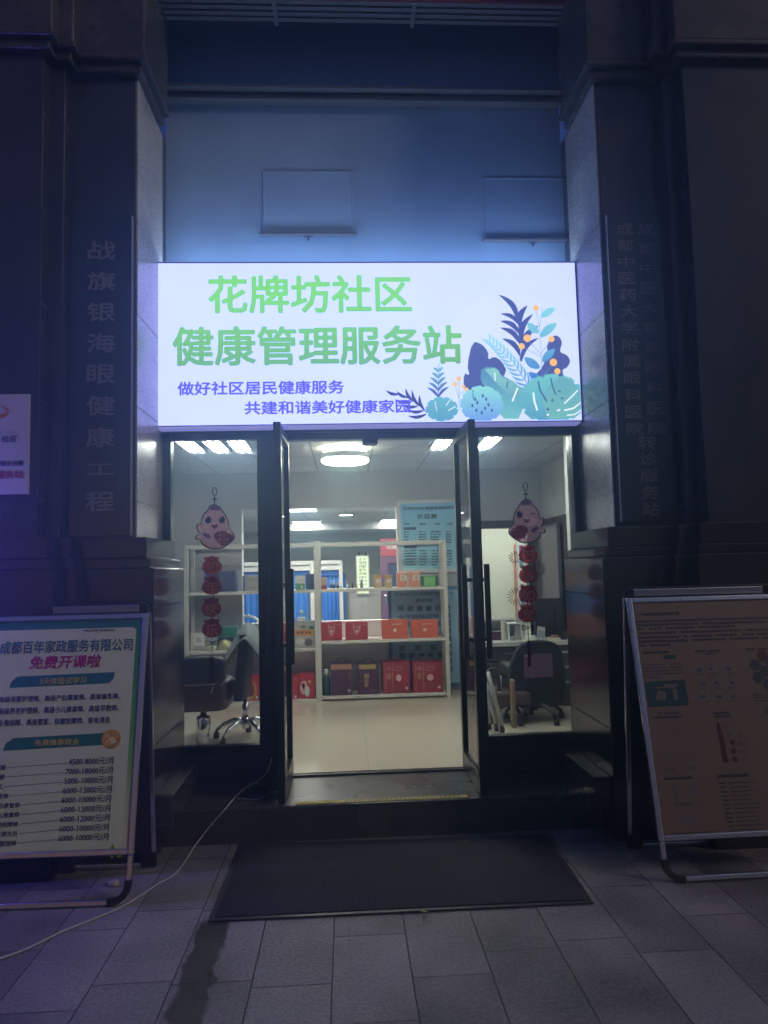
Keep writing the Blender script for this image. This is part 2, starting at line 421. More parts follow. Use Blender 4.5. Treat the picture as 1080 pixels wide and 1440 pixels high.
vent(370, 497, 329, 265, 0)
vent(684, 812, 337, 265, 0)

# overhead frame between the pillars
cf = thing('overhead_frame', 'slatted metal frame with a thin red front edge above the ledge', 'frame', (.2, -.1, 5.66))
b = B().box(XL + .01, XR - .01, -.205, -.195, 5.69, 6.4); b.build('front_panel', mat('frame_sheet', (.09, .09, .10), .5, .3), cf)
b = B()
for k in range(4): b.box(XL + .012, XR - .012, -.19 + k * .055, -.155 + k * .055, 5.672, 5.69)
b.build('slat', mat('frame_slat', (.22, .22, .25), .4, .5, .1, 20), cf, bevel=.002)
b = B().box(XL + .008, XR - .008, -.225, -.206, 5.66, 5.70); b.build('red_edge', mat('red_strip', (.16, .02, .04), .4), cf, bevel=.002)
for x in (XL + .03, -.45, .55, XR - .06):
    B().box(x, x + .03, -.203, .029, 5.655, 5.671).build('bracket', mat('bracket_steel', (.35, .35, .38), .35, .7), cf, bevel=.003)

# door head, posts and side windows
YD = .15
headz0, headz1 = 2.608, 2.69
fr = B()
fr.box(XL, XR, YD - .02, YD + .08, headz0 + .03, headz1 + .3)                   # head behind the sign
fr.box(-.625, -.475, YD - .025, YD + .085, ZF, headz0 + .03)                    # left door post
fr.box(.888, .975, YD - .025, YD + .085, ZF, headz0 + .03)                      # right door post
fr.box(XL, -1.235, YD - .015, YD + .075, .40, headz0 + .03).box(1.668, XR, YD - .015, YD + .075, .40, headz0 + .03)
fr.box(-.475, .888, YD - .012, YD + .072, headz0 - .022, headz0 + .03)
dfr = fr.build('door_frame', M_BLACK, bld, bevel=.004)
B().box(.13, .24, YD - .05, YD + .06, headz0 - .065, headz0 - .0225).build('door_closer', M_BLACK, dfr, bevel=.006)
for x0, x1 in ((-1.235, -.625), (.975, 1.668)):
    w = B().box(x0, x1, YD - .01, YD + .07, .40, .445).build('side_window', M_BLACK, bld, bevel=.004); B().box(x0, x1, YD - .01, YD + .07, headz0 - .01, headz0 + .03).build('top_rail', M_BLACK, w, bevel=.004)
    B().box(x0, x1, YD + .02, YD + .032, .445, headz0 - .01).build('pane', M_GLASS, w)
    B().box(x0 - .06, x1 + .06, YD - .04, YD + .10, ZF - .02, .399).build('knee_wall', M_BASE, w, bevel=.004)

# step up to the door
st = B().box(XL - .0, XR + .0, -.44, YD - .03, -.045, ZF).build('doorstep', M_STEP, bld, bevel=.008)
B().box(-.475, .888, YD - .029, YD + .12, -.04, ZF - .004).build('threshold', M_STEP, st)
B().box(-.46, .875, YD + .03, YD + .045, ZF - .004, ZF + .008).build('door_track', M_PLASTIC, st)

# two glass door leaves standing open at right angles to the shop front
def leaf(xc, face):
    y0, y1, z0, z1 = -.43, .245, ZF + .012, 2.60
    t = .024; b = B()
    b.box(xc - t, xc + t, y0, y0 + .062, z0, z1).box(xc - t, xc + t, y1 - .062, y1, z0, z1)
    b.box(xc - t, xc + t, y0 + .062, y1 - .062, z0, z0 + .115).box(xc - t, xc + t, y0 + .062, y1 - .062, z1 - .06, z1)
    d = b.build('door', M_BLACK, bld, bevel=.003)
    B().box(xc - .005, xc + .005, y0 + .062, y1 - .062, z0 + .115, z1 - .06).build('pane', M_GLASS, d)
    for s in (-1, 1):
        h = B(); xh = xc + s * (t + .05)
        h.box(xh - .017, xh + .017, y0 + .02, y0 + .05, 1.06, 1.66)
        for z in (1.18, 1.56): h.box(min(xc + s * (t - .004), xh), max(xc + s * (t - .004), xh), y0 + .028, y0 + .042, z - .012, z + .012)
        h.build('pull_handle', M_BLACK, d, bevel=.004)
    return d
leaf(-.429, 1)
leaf(.826, -1)

# interior shell: front room, wall with a wide opening, treatment room behind, small room on the right
WY = 3.42; ZC = 2.80; ZC2 = 2.45
opx0, opx1, opz0, opz1 = -1.216, .60, 1.046, 2.374
dx0, dx1, dz = 1.60, 2.19, 2.09
fl = B().box(-4.0, 4.2, YD + .12, 8.4, -.3, ZF).build('shop_floor', M_FLOOR); struct(fl)
M_CT = ceiling_tiles('ceiling_tile', .585, -.315, WY - .585 * 8, (.55, .56, .58))
B().box(-4.0, 3.3, YD + .09, WY, ZC, ZC + .1).build('front_ceiling', M_CT, bld)
b = B()
b.box(-4.0, opx0, WY, WY + .14, ZF, ZC).box(opx1, dx0, WY, WY + .14, ZF, ZC).box(opx0, opx1, WY, WY + .14, opz1, ZC).box(dx0, dx1, WY, WY + .14, dz, ZC).box(dx1, 3.3, WY, WY + .14, ZF, ZC)
wl = b.build('partition_wall', mat('partition_paint', (.46, .46, .48), .8, 0, .04, 4), bld)
B().box(opx0, opx1, WY - .01, WY + .14, ZF, opz0).build('counter_wall', M_GREYW, wl)
B().box(-4.1, -4.0, YD, 8.4, ZF, ZC).build('side_wall', M_WALL, bld)
B().box(2.345, 2.45, .95, WY - .001, ZF, ZC).build('side_wall', M_WALL, bld)
B().box(1.86, 2.45, YD + .16, .95, ZF, ZC).build('column', M_WALL, bld)
B().box(-1.95, -1.50, YD + .16, .62, ZF, ZC).build('column', M_WALL, bld)
B().box(-4.1, 1.2, WY + .141, 7.0, ZC2, ZC2 + .1).build('rear_ceiling', ceiling_tiles('rear_tile', .6, 0, 4, (.62, .64, .62)), bld)
B().box(-4.1, 1.2, 7.0, 7.25, 2.31, ZC2).build('ceiling_beam', M_WALL, bld)
B().box(-4.1, 1.2, 7.25, 8.4, 2.32, 2.5).build('low_ceiling', ceiling_tiles('low_tile', .9, 0, 9, (.5, .5, .52)), bld)
B().box(-4.1, 1.2, 8.4, 8.5, ZF, 2.6).build('rear_wall', M_WALL, bld)
B().box(1.2, 1.3, WY + .141, 8.4, ZF, ZC).build('dividing_wall', M_WALL, bld)
# the small lit room behind the right-hand doorway
b = B().box(1.301, 4.0, 5.6, 5.7, ZF, ZC).box(4.0, 4.1, WY + .141, 5.6, ZF, ZC); b.build('back_room_wall', mat('warm_white_wall', (.68, .70, .62), .8), bld)
B().box(1.301, 4.0, WY + .141, 5.6, ZC, ZC + .1).build('back_room_ceiling', M_WALL, bld)
wood = mat('brown_wood', (.07, .045, .04), .35, 0, .25, 6)
b = B().box(dx0 - .06, dx0, WY - .02, WY + .15, ZF, dz).box(dx1, dx1 + .05, WY - .02, WY + .15, ZF, dz).box(dx0 - .06, dx1 + .05, WY - .022, WY + .15, dz, dz + .09)
ds = b.build('door_surround', wood, bld, bevel=.004)
b = B().box(2.25, 2.29, 2.55, WY - .03, ZF + .01, dz)
idr = b.build('wooden_door', mat('plum_door', (.10, .085, .12), .3, 0, .15, 5), bld, bevel=.004)
b = B().box(2.30, 2.335, 2.40, WY - .04, dz - .02, dz + .08).box(2.30, 2.335, 2.40, 2.5, ZF, dz - .02); b.build('casing', wood, idr, bevel=.003)
B().box(2.235, 2.249, 2.60, 2.72, 1.14, 1.17).build('handle', M_CHROME, idr, bevel=.003)

# ------------------------------------------------------------------ the lit sign
SIGN = 0.43
def print_mat(name, r, g, b, k=1.0):
    c = S(r, g, b)
    m = mat('print_' + name, tuple(x * .08 for x in c), .35, emit=c, estr=SIGN * k, sample=False)
    return m
sx0, sx1, sz0, sz1 = -1.298, 1.704, 2.672, 3.836
sg = thing('shop_sign', 'wide backlit white sign with green lettering and printed leaves over the door', 'sign', (.2, .08, sz0))
b = B().box(sx0 - .006, sx1 + .006, .0, .019, sz0 - .006, sz1 + .012).box(sx0 - .004, sx1 + .004, .019, .14, sz0 - .004, sz1 + .006)
b.build('casing', mat('sign_casing', (.22, .20, .36), .35, .2), sg, bevel=.003)
EDGE = 3.0
B().box(sx0 + .02, sx1 - .02, .024, .136, sz1 + .0065, sz1 + .010).build('added_top_glow', mat('added_edge_glow', (.5, .5, .5), .5, emit=(.56, .76, 1.15), estr=EDGE), sg)  # added hidden strip that brightens the fascia above the sign
B().box(sx0 + .01, sx1 - .01, .003, .10, sz0 - .022, sz0 - .0065).build('bottom_diffuser', mat('violet_edge_glow', (.4, .4, .5), .5, emit=(.30, .29, .74), estr=.22), sg)
fm, N, L, p = node_mat('sign_face')
ge = N.new('ShaderNodeNewGeometry'); nz = N.new('ShaderNodeTexNoise'); nz.inputs['Scale'].default_value = .9; nz.inputs['Detail'].default_value = 2; L.new(ge.outputs['Position'], nz.inputs[0])
mx = N.new('ShaderNodeMix'); mx.data_type = 'RGBA'; mx.inputs[6].default_value = (.60, .68, 1.9, 1); mx.inputs[7].default_value = (.70, .78, 2.0, 1); L.new(nz.outputs[0], mx.inputs[0])
L.new(mx.outputs[2], p.inputs['Emission Color']); p.inputs['Emission Strength'].default_value = SIGN
p.inputs['Base Color'].default_value = (.06, .06, .06, 1); p.inputs['Roughness'].default_value = .3
B().rect(sx0, sx1, sz0, sz1, -.002).build('face', fm, sg)

def sp_(px, py): return P(px, py, -.004)
def z6(x, y): return sp_(x / 3.176 + 520, y / 3.176 + 360)     # sign artwork measured on an enlargement
def clampz(pts): return [(min(x, sx1 - .003), max(z, sz0 + .004)) for x, z in pts]

# pale discs behind the artwork
b = B(); cx, cz = sp_(718, 505); b.poly(clampz([(cx + .49 * math.cos(a * math.pi / 30), cz + .49 * math.sin(a * math.pi / 30)) for a in range(60)]), -.0028); b.build('pale_disc', print_mat('disc', 213, 224, 255), sg); b = B()

def blade(b, base, tip, w, y, bend=.18):
    x0, z0 = base; x1, z1 = tip; dx, dz_ = x1 - x0, z1 - z0; n = 8
    def mid(t): k = bend * math.sin(math.pi * t); return x0 + dx * t - dz_ * k, z0 + dz_ * t + dx * k
    l = math.hypot(dx, dz_); nx, nz_ = -dz_ / l, dx / l; A, C = [], []
    for i in range(n + 1):
        t = i / n; mxx, mzz = mid(t); ww = w * math.sin(math.pi * min(1, t * .93 + .07)) ** .8 * (1 if t < .99 else 0)
        A.append((mxx + nx * ww, mzz + nz_ * ww)); C.append((mxx - nx * ww, mzz - nz_ * ww))
    b.poly(clampz(A + C[::-1][1:] if False else A + [c for c in C[::-1]]), y)

def ribbon(b, pts, w, y):
    for (x0, z0), (x1, z1) in zip(pts, pts[1:]):
        l = math.hypot(x1 - x0, z1 - z0) or 1; nx, nz_ = -(z1 - z0) / l * w / 2, (x1 - x0) / l * w / 2
        b.poly(clampz([(x0 + nx, z0 + nz_), (x0 - nx, z0 - nz_), (x1 - nx, z1 - nz_), (x1 + nx, z1 + nz_)]), y)

def smooth_loop(pts, k=3):
    for _ in range(k):
        q = []
        for i in range(len(pts)):
            a, c = pts[i], pts[(i + 1) % len(pts)]
            q += [(a[0] * .75 + c[0] * .25, a[1] * .75 + c[1] * .25), (a[0] * .25 + c[0] * .75, a[1] * .25 + c[1] * .75)]
        pts = q
    return pts

NAVY = print_mat('navy', 68, 78, 148); NAVY2 = print_mat('dusk_navy', 76, 86, 150)
Z0a, Z1a = z6(0, 728)[1], z6(0, 520)[1]
TEAL = gradient_mat('print_teal', S(96, 168, 196), S(126, 214, 206), z6(0, 728)[1], z6(0, 480)[1], .35, SIGN)
TEAL2 = gradient_mat('print_sea_teal', S(120, 196, 200), S(92, 150, 186), z6(0, 728)[1], z6(0, 530)[1], .35, SIGN)
AQUA = gradient_mat('print_aqua', S(120, 170, 236), S(150, 226, 220), z6(0, 728)[1], z6(0, 590)[1], .35, SIGN)
PALM = gradient_mat('print_palm', S(96, 150, 226), S(150, 222, 236), z6(0, 600)[1], z6(0, 380)[1], .35, SIGN)
ROUND = gradient_mat('print_round_leaf', S(70, 130, 210), S(140, 226, 226), z6(0, 550)[1], z6(0, 220)[1], .35, SIGN)
ORNG = print_mat('orange', 250, 190, 110); SLIT = print_mat('slit', 232, 244, 255)

b = B()
ribbon(b, [z6(672, 470), z6(670, 380), z6(664, 300), z6(650, 250)], .006, -.0034)
for base, tip, w in (((662, 292), (574, 172), .021), ((666, 305), (583, 258), .016), ((670, 348), (582, 290), .019), ((672, 392), (582, 320), .02), ((672, 445), (590, 368), .02),
                     ((672, 318), (705, 220), .022), ((678, 395), (730, 258), .022), ((684, 420), (756, 310), .022), ((676, 470), (756, 365), .018)):
    blade(b, z6(*base), z6(*tip), w, -.0034, .16 if tip[0] > 660 else -.16)
b.build('dark_frond', NAVY, sg)
b = B()
b.poly(smooth_loop([z6(*q) for q in ((745, 600), (730, 540), (770, 500), (795, 440), (790, 395), (815, 355), (842, 355), (862, 385), (845, 430), (880, 440), (898, 468), (882, 500), (858, 506), (868, 545), (900, 540), (920, 570), (880, 640))]), -.0030)
b.poly(smooth_loop([z6(*q) for q in ((458, 380), (500, 392), (530, 428), (528, 465), (558, 447), (592, 472), (615, 520), (560, 575), (490, 595), (420, 612), (419, 520), (448, 535), (434, 492))], 1), -.0031)
b.build('dark_leaf', NAVY2, sg)
# pale palm frond
b = B(); s0, s1 = (722, 600), (530, 380)
ribbon(b, [z6(*s0), z6(640, 470), z6(*s1)], .007, -.0040)
for i in range(13):
    t = i / 12; bxp = s0[0] + (s1[0] - s0[0]) * t * (.97); byp = s0[1] + (s1[1] - s0[1]) * t - 18 * math.sin(math.pi * t)
    l = 62 * (1 - .45 * t)
    blade(b, z6(bxp, byp), z6(bxp - l * 1.02, byp - l * .34), .008, -.0040, .1); blade(b, z6(bxp, byp), z6(bxp - l * .10, byp - l * 1.05), .008, -.0041, -.1)
b.build('pale_frond', PALM, sg)
# berry stems and round leaves
b = B()
for pts in ([(770, 560), (766, 440), (758, 320), (772, 230)], [(758, 320), (742, 245)], [(766, 440), (703, 372)], [(766, 450), (680, 405)], [(768, 430), (811, 375)], [(770, 540), (820, 480)], [(772, 545), (838, 515)], [(400, 690), (398, 550)], [(400, 640), (381, 575)], [(402, 620), (430, 598)]):
    ribbon(b, [z6(*q) for q in pts], .0035, -.0044)
b.build('berry_stem', print_mat('stem', 120, 150, 205), sg)
b = B()
for base, tip, w in (((768, 272), (828, 232), .026), ((763, 360), (836, 300), .03), ((753, 343), (703, 298), .028), ((772, 472), (828, 414), .028), ((757, 500), (690, 452), .032), ((766, 550), (708, 520), .024)):
    blade(b, z6(*base), z6(*tip), w, -.0046, .032)
b.build('round_leaf', ROUND, sg)
b = B()
for x, y, r in ((742, 232, 13), (703, 367, 17), (678, 403, 14), (811, 371, 14), (820, 475, 17), (838, 515, 14), (398, 548, 11), (381, 573, 10), (418, 583, 8), (432, 596, 9)):
    cx, cz = z6(x, y); b.disc(cx, cz, r * .00161, r * .00161, -.0048)
b.build('berry', ORNG, sg)
# big folded leaf in the middle
b = B(); b.poly(clampz([z6(*q) for q in ((494, 548), (498, 508), (520, 495), (556, 497), (572, 506), (585, 530), (640, 560), (690, 602), (700, 640), (676, 700), (664, 727), (600, 727), (566, 690), (590, 660), (540, 600), (505, 575))]), -.0050)
b.build('folded_leaf', TEAL2, sg)
# monsteras: notched outlines with a lighter half
def notched(cx, cz, rx, rz, n, depth, ph):
    pts = []
    for i in range(120):
        a = 2 * math.pi * i / 120; u = (a * n / (2 * math.pi) + ph) % 1.0
        k = 1 - depth * math.exp(-((u - .5) / .09) ** 2) - .04 * abs(u - .5)
        pts.append(z6(cx + rx * k * math.cos(a), cz - rz * k * math.sin(a)))
    return clampz(pts)
B().poly(notched(815, 640, 150, 114, 11, .13, .2), -.0056).build('broad_leaf', TEAL, sg)
B().poly(notched(322, 684, 74, 56, 9, .14, .4), -.0054).build('broad_leaf', TEAL, sg)
B().poly(notched(500, 662, 98, 84, 10, .11, .1), -.0052).build('pale_leaf', AQUA, sg)
b = B(); b.poly(clampz([z6(*q) for q in ((800, 732), (770, 660), (790, 590), (850, 536), (905, 560), (940, 610), (945, 680), (915, 725))]), -.0058)
b.build('leaf_half', gradient_mat('print_leaf_half', S(120, 190, 190), S(110, 176, 190), z6(0, 728)[1], z6(0, 520)[1], .35, SIGN), sg)
b = B(); b.poly(clampz([z6(*q) for q in ((512, 506), (556, 500), (572, 508), (590, 540), (648, 566), (688, 604), (640, 640), (560, 560))]), -.0051)
b.build('leaf_half', gradient_mat('print_leaf_half2', S(90, 140, 176), S(140, 206, 200), z6(0, 728)[1], z6(0, 520)[1], .35, SIGN), sg)
b = B()
for q, w in (([(730, 610), (735, 650), (748, 690)], .014), ([(868, 660), (905, 625), (928, 600)], .010), ([(868, 690), (910, 680), (945, 655)], .012), ([(880, 712), (915, 708), (942, 690)], .009), ([(835, 692), (850, 686)], .012), ([(790, 712), (800, 708)], .012),
             ([(340, 668), (362, 640)], .006), ([(350, 690), (385, 672)], .006), ([(300, 690), (290, 650)], .005), ([(636, 650), (660, 590)], .012), ([(560, 560), (558, 520)], .008)):
    ribbon(b, [z6(*p_) for p_ in q], w, -.0062)
b.build('leaf_slit', SLIT, sg)
b = B()
for x, y in ((470, 640), (458, 668), (476, 690), (505, 625), (520, 640), (530, 665), (500, 700), (545, 690), (480, 655), (515, 680)): cx, cz = z6(x, y); b.disc(cx, cz, .008, .013, -.0060)
for q, w in (([(752, 560), (760, 600), (790, 650)], .012), ([(808, 545), (815, 580), (830, 620)], .010), ([(850, 600), (846, 608)], .016), ([(862, 632), (858, 640)], .016), ([(790, 680), (800, 690)], .014), ([(820, 640), (812, 650)], .012), ([(615, 560), (612, 590)], .008), ([(460, 600), (462, 640)], .006)):
    ribbon(b, [z6(*p_) for p_ in q], w, -.0061)
b.build('leaf_vein', print_mat('vein', 70, 96, 150), sg)
# small fern and low dark frond on the left
b = B(); ribbon(b, [z6(305, 640), z6(308, 480)], .005, -.0044)
for i in range(5):
    y = 630 - i * 28; l = 58 - i * 8
    blade(b, z6(306, y), z6(306 - l * .9, y - l * .75), .011, -.0044, -.1); blade(b, z6(306, y), z6(306 + l * .85, y - l * .8), .011, -.0045, .1)
b.build('fern', gradient_mat('print_fern', S(66, 80, 140), S(120, 190, 190), z6(0, 630)[1], z6(0, 500)[1], .35, SIGN), sg)
b = B(); ribbon(b, [z6(255, 700), z6(190, 640), z6(75, 602)], .005, -.0044)
for base, tip in (((130, 618), (72, 600)), ((196, 650), (160, 590)), ((225, 672), (188, 598)), ((245, 690), (222, 620)), ((190, 650), (110, 640)), ((215, 670), (140, 662)), ((240, 690), (170, 688)), ((252, 706), (170, 714)), ((170, 632), (120, 604))):
    blade(b, z6(*base), z6(*tip), .012, -.0046, .12)
b.build('low_frond', print_mat('low_frond', 64, 66, 112), sg)

def sign_text(t, bl, tr, m, bold):
    x0, z0 = sp_(*bl); x1, z1 = sp_(*tr)
    text(B_, t, x0, x1, z0, z1, -.0066, bold)
GREEN = gradient_mat('print_green', S(112, 184, 104), S(130, 224, 96), sp_(0, 515)[1], sp_(0, 420)[1], .35, SIGN)
B_ = B(); sign_text('花牌坊社区', (294, 440), (577, 388), None, .026); B_.build('heading', GREEN, sg)
B_ = B(); sign_text('健康管理服务站', (244, 514), (647, 458), None, .026); B_.build('heading', GREEN, sg)
VIO = print_mat('violet', 88, 80, 224)
B_ = B(); sign_text('做好社区居民健康服务', (250, 556), (483, 535), None, .026); B_.build('slogan', VIO, sg)
B_ = B(); sign_text('共建和谐美好健康家园', (344.5, 583), (576, 562), None, .026); B_.build('slogan', VIO, sg)

# ------------------------------------------------------------------ engraved plaques on the pillars
M_PLAQ = mat('plaque_glass', (.022, .030, .032), .14, 0, .1, 3, coat=.4)
M_LET = mat('plaque_letter', (.19, .185, .19), .4)
M_EDGE = mat('plaque_edge', (.55, .57, .62), .25, .8)
def plaque(x0, x1, z0, z1, lab, cols, edge_right):
    t = thing('plaque', lab, 'plaque', ((x0 + x1) / 2, -.515, z0))
    B().box(x0, x1, -.528, -.5005, z0, z1).build('panel', M_PLAQ, t, bevel=.002)
    e = (x1, x1 + .008) if edge_right else (x0 - .008, x0)
    B().box(e[0], e[1], -.53, -.5005, z0, z1).build('edge_trim', M_EDGE, t)
    for s, xc, zt, step, w, h in cols:
        b = B()
        for i, ch in enumerate(s):
            zc = zt - i * step; hh = h * (.55 if ch in '工一' else (.85 if ch == '中' else 1))
            text(b, ch, xc - w / 2, xc + w / 2, zc - hh / 2, zc + hh / 2, -.5295, .02)
        b.build('lettering', M_LET if edge_right else mat('darker_letter', (.125, .12, .125), .4), t)  # letters in a darker tone on the second plaque
xa, za = P(143, 352, -.53); xb, zb = P(142, 705, -.53)
plaque(-1.745, -1.318, 1.885, 3.915, 'dark plaque with one column of nine engraved characters, on the pillar beside the blue-lit poster', [('战旗银海眼健康工程', xa, za, (za - zb) / 8, .168, .118)], True)
x1_, z1_ = P(878, 322, -.53); x1b, z1c = P(893, 603, -.53)
x2_, z2_ = P(908, 322, -.53); x2b, z2c = P(924, 602, -.53)
x3_, z3_ = P(909, 622, -.53); x3b, z3c = P(917, 716, -.53)
plaque(1.752, 2.195, 1.905, 3.925, 'dark plaque with two close columns of small engraved characters above five more', [
    ('成都中医药大学附属眼科医院', (x1_ + x1b) / 2, z1_, (z1_ - z1c) / 12, .108, .078), ('成都中医大银海眼科医院', (x2_ + x2b) / 2, z2_, (z2_ - z2c) / 10, .108, .078), ('转诊服务站', (x3_ + x3b) / 2, z3_, (z3_ - z3c) / 4, .115, .082)], False)

# ------------------------------------------------------------------ notice on the outer left pillar
YP = -.705
x0, z1 = P(43, 555, YP); _, z0 = P(41, 695, YP); w = .62
t = thing('wall_notice', 'white notice board with red and navy writing on the outer dark pillar', 'notice', (x0 - w / 2, YP, z0))
B().box(x0 - w, x0, YP - .016, YP + .004, z0, z1).build('board', mat('notice_board', (.46, .45, .52), .4, 0, .03, 5), t, bevel=.002)
b = B()
def np_(x, y): return P(x / 8, y / 8 + 540, YP - .018)
a0 = np_(12, 655); a1 = np_(190, 580); text(b, '社区', a0[0], a1[0], a0[1], a1[1], YP - .018, .01, .1)
a0 = np_(-65, 922); a1 = np_(258, 860); text(b, '幸福生活圈', a0[0], a1[0], a0[1], a1[1], YP - .018, .016)
b.build('lettering', mat('navy_ink', (.03, .03, .12), .5), t)
b = B(); a0 = np_(-255, 1070); a1 = np_(266, 970); text(b, '健康服务站', a0[0], a1[0], a0[1], a1[1], YP - .018, .025); b.build('red_lettering', mat('crimson_ink', (.35, .03, .10), .5), t)
b = B(); cx, cz = np_(15, 315); pts = []
for i in range(25): a = -1.9 + 3.6 * i / 24; pts.append((cx + .042 * math.cos(a), cz + .036 * math.sin(a)))
for i in range(24, -1, -1): a = -1.9 + 3.6 * i / 24; pts.append((cx - .006 + .030 * math.cos(a), cz + .008 + .022 * math.sin(a)))
b.poly(pts, YP - .018); b.build('emblem', mat('emblem_print', (.45, .20, .12), .5), t)
b = B(); a0 = np_(-40, 552); a1 = np_(188, 543); b.rect(a0[0], a1[0], a0[1], a1[1], YP - .018); b.build('rule', mat('rule_print', (.25, .25, .3), .5), t)

# ------------------------------------------------------------------ New Year hangings printed on the side windows
YG = YD + .017
def film(name, r, g, b, rough=.5):
    k = 'film_' + name
    if k in MATS: return MATS[k]
    m = mat(k, S(r, g, b), rough); N, L = m.node_tree.nodes, m.node_tree.links
    tl = N.new('ShaderNodeBsdfTranslucent'); tl.inputs[0].default_value = (*S(r, g, b), 1)
    mx = N.new('ShaderNodeMixShader'); mx.inputs[0].default_value = .75
    L.new(N['Principled BSDF'].outputs[0], mx.inputs[1]); L.new(tl.outputs[0], mx.inputs[2]); tr = N.new('ShaderNodeBsdfTransparent'); tr.inputs[0].default_value = (*S(r, g, b), 1)
    m2 = N.new('ShaderNodeMixShader'); m2.inputs[0].default_value = .42
    L.new(mx.outputs[0], m2.inputs[1]); L.new(tr.outputs[0], m2.inputs[2]); L.new(m2.outputs[0], N['Material Output'].inputs[0])
    return m
F_DARK, F_SKIN, F_RED, F_CREAM = film('outline', 70, 48, 84), film('skin', 240, 222, 226), film('red', 184, 72, 94), film('cream', 255, 232, 214)
F_BELLY, F_EYE, F_GOLD = film('belly', 255, 244, 244), film('eye', 40, 60, 130), film('gold', 255, 236, 205)
def hanging(px, py, chars, flip, lab, wink):
    sc = 4.62e-3 * 1.1
    cx0, cz0 = P(px, py, YG); s = 1 if not flip else -1
    t = thing('window_hanging', lab, 'decoration', (cx0, YG, cz0 - .95))
    k = .0051
    def q(x, y): return cx0 + s * x * k, cz0 - y * k        # offsets in photo pixels from the body's middle
    def lp(pts, y, bb): bb.poly(smooth_loop([q(*p_) for p_ in pts], 2), y)
    b = B(); pts = [(*q(0, -34 - 0), 0)]
    loop = [(q(3.2 * math.sin(a), -56 - 5.5 * math.cos(a))) for a in [2 * math.pi * i / 16 for i in range(17)]]
    b.tube([(x, YG, z) for x, z in loop], .0032, 6); b.tube([(*(q(0, -51)[:1]), YG, q(0, -51)[1]), (q(0, -36)[0], YG, q(0, -36)[1])], .004, 6)
    x, z = q(0, -45); b.box(x - .014, x + .014, YG - .004, YG + .004, z - .006, z + .006); b.build('hook', F_DARK, t)
    # child in a snake suit hugging a lucky ingot: outline, body, muzzle, face
    OUT = [(0, -39), (8, -36), (9, -31), (16, -25), (19, -16), (20, -9), (22, -12), (26, -9), (25, -1), (20, 3), (25, 4), (28, 9), (24, 13), (21, 10), (19, 17), (12, 23), (2, 26), (-10, 25), (-20, 19), (-29, 10), (-25, 2), (-20, -4), (-20, -10), (-18, -19), (-11, -29), (-9, -33)]
    OL = smooth_loop([q(*p_) for p_ in OUT], 2); mx_, mz_ = q(0, -4); b = B()
    IL = [(mx_ + (x - mx_) * .925, mz_ + (z - mz_) * .935) for x, z in OL]
    for i in range(len(OL)):
        j = (i + 1) % len(OL); b.poly([OL[i], OL[j], IL[j], IL[i]], YG)
    b.build('outline', F_DARK, t)
    B().poly(IL, YG + .0003).build('base', film('base', 214, 176, 196), t)
    b = B(); lp([(0, -30), (8, -28), (15, -22), (18, -13), (17, -4), (10, 1), (0, 3), (-10, 1), (-18, -4), (-18, -14), (-13, -23), (-7, -28)], YG - .0006, b); lp([(21, -8), (24, -7), (22, -1), (17, 2), (13, 1)], YG - .0007, b); lp([(-6, 22), (6, 14), (16, 10), (22, 5), (26, 9), (20, 9), (17, 16), (10, 21), (0, 24)], YG - .0007, b); lp([(-22, 1), (-17, -2), (-12, 3), (-20, 5)], YG - .0008, b); b.build('body', F_SKIN, t)
    b = B(); lp([(-8, -31), (0, -37), (7, -33), (6, -29), (-5, -28)], YG - .0005, b); lp([(4, 6), (16, 1), (18, 4), (8, 12)], YG - .0006, b); b.build('scarf', film('plum', 120, 70, 150), t)
    b = B(); lp([(0, -13), (13, -10), (16, -5), (9, 0), (0, 2), (-9, 0), (-16, -5), (-14, -10)], YG - .0010, b); lp([(-2, 22), (8, 18), (13, 19), (4, 24)], YG - .0010, b); b.build('muzzle', F_BELLY, t)
    b = B()
    for i, ex in enumerate((-10, 9)):
        x, z = q(ex, -16)
        if wink and i == 1: b.poly([(x - .024, z - .004), (x - .01, z + .008), (x + .012, z + .008), (x + .025, z - .002), (x + .01, z + .001), (x - .01, z + .001)], YG - .0014)
        else: b.disc(x, z, .022, .026, YG - .0014)
    b.build('eye', F_EYE, t)
    x, z = q(0, -8); B().poly([(x - .024, z + .010), (x, z + .004), (x + .024, z + .010), (x + .016, z - .016), (x, z - .024), (x - .016, z - .016)], YG - .0014).build('mouth', film('mouth', 130, 50, 80), t)
    b = B()
    for ex in (-10, 9):
        if wink and ex == 9: continue
        x, z = q(ex + 2, -19); b.disc(x, z, .007, .008, YG - .0020)
    b.build('eye_light', F_CREAM, t)
    b = B(); lp([(-27, 10), (-20, 2), (-6, -1), (3, 6), (-4, 16), (-10, 22), (-20, 17)], YG - .0018, b); b.build('ingot', film('ingot', 150, 60, 110), t)
    b = B(); x, z = q(-12, 10); text(b, '福', x - .040, x + .040, z - .042, z + .042, YG - .0024, .02); b.build('lettering', F_CREAM, t)
    # lucky bags with one character each
    for i, ch in enumerate(chars):
        x, z = P(*ch[1:], YG); ox = Vector((0, 0, 0))
        b = B(); pts = [(x + .070 * math.cos(a) * (1 + .0 * i), z + .058 * math.sin(a)) for a in [2 * math.pi * j / 28 for j in range(28)]]; b.poly(pts, YG)
        b.poly(smooth_loop([(x - .062, z + .072), (x - .025, z + .066), (x, z + .082), (x + .025, z + .066), (x + .062, z + .072), (x + .045, z + .04), (x - .045, z + .04)], 1), YG - .0004)
        o = b.build('lucky_bag', F_RED, t)
        b = B(); text(b, ch[0], x - .040, x + .040, z - .042, z + .036, YG - .0012, .035); b.build('lettering', F_GOLD, o)
    xs, zt = P(px, py + 38, YG); xe, ze = P(*chars[-1][1:], YG)
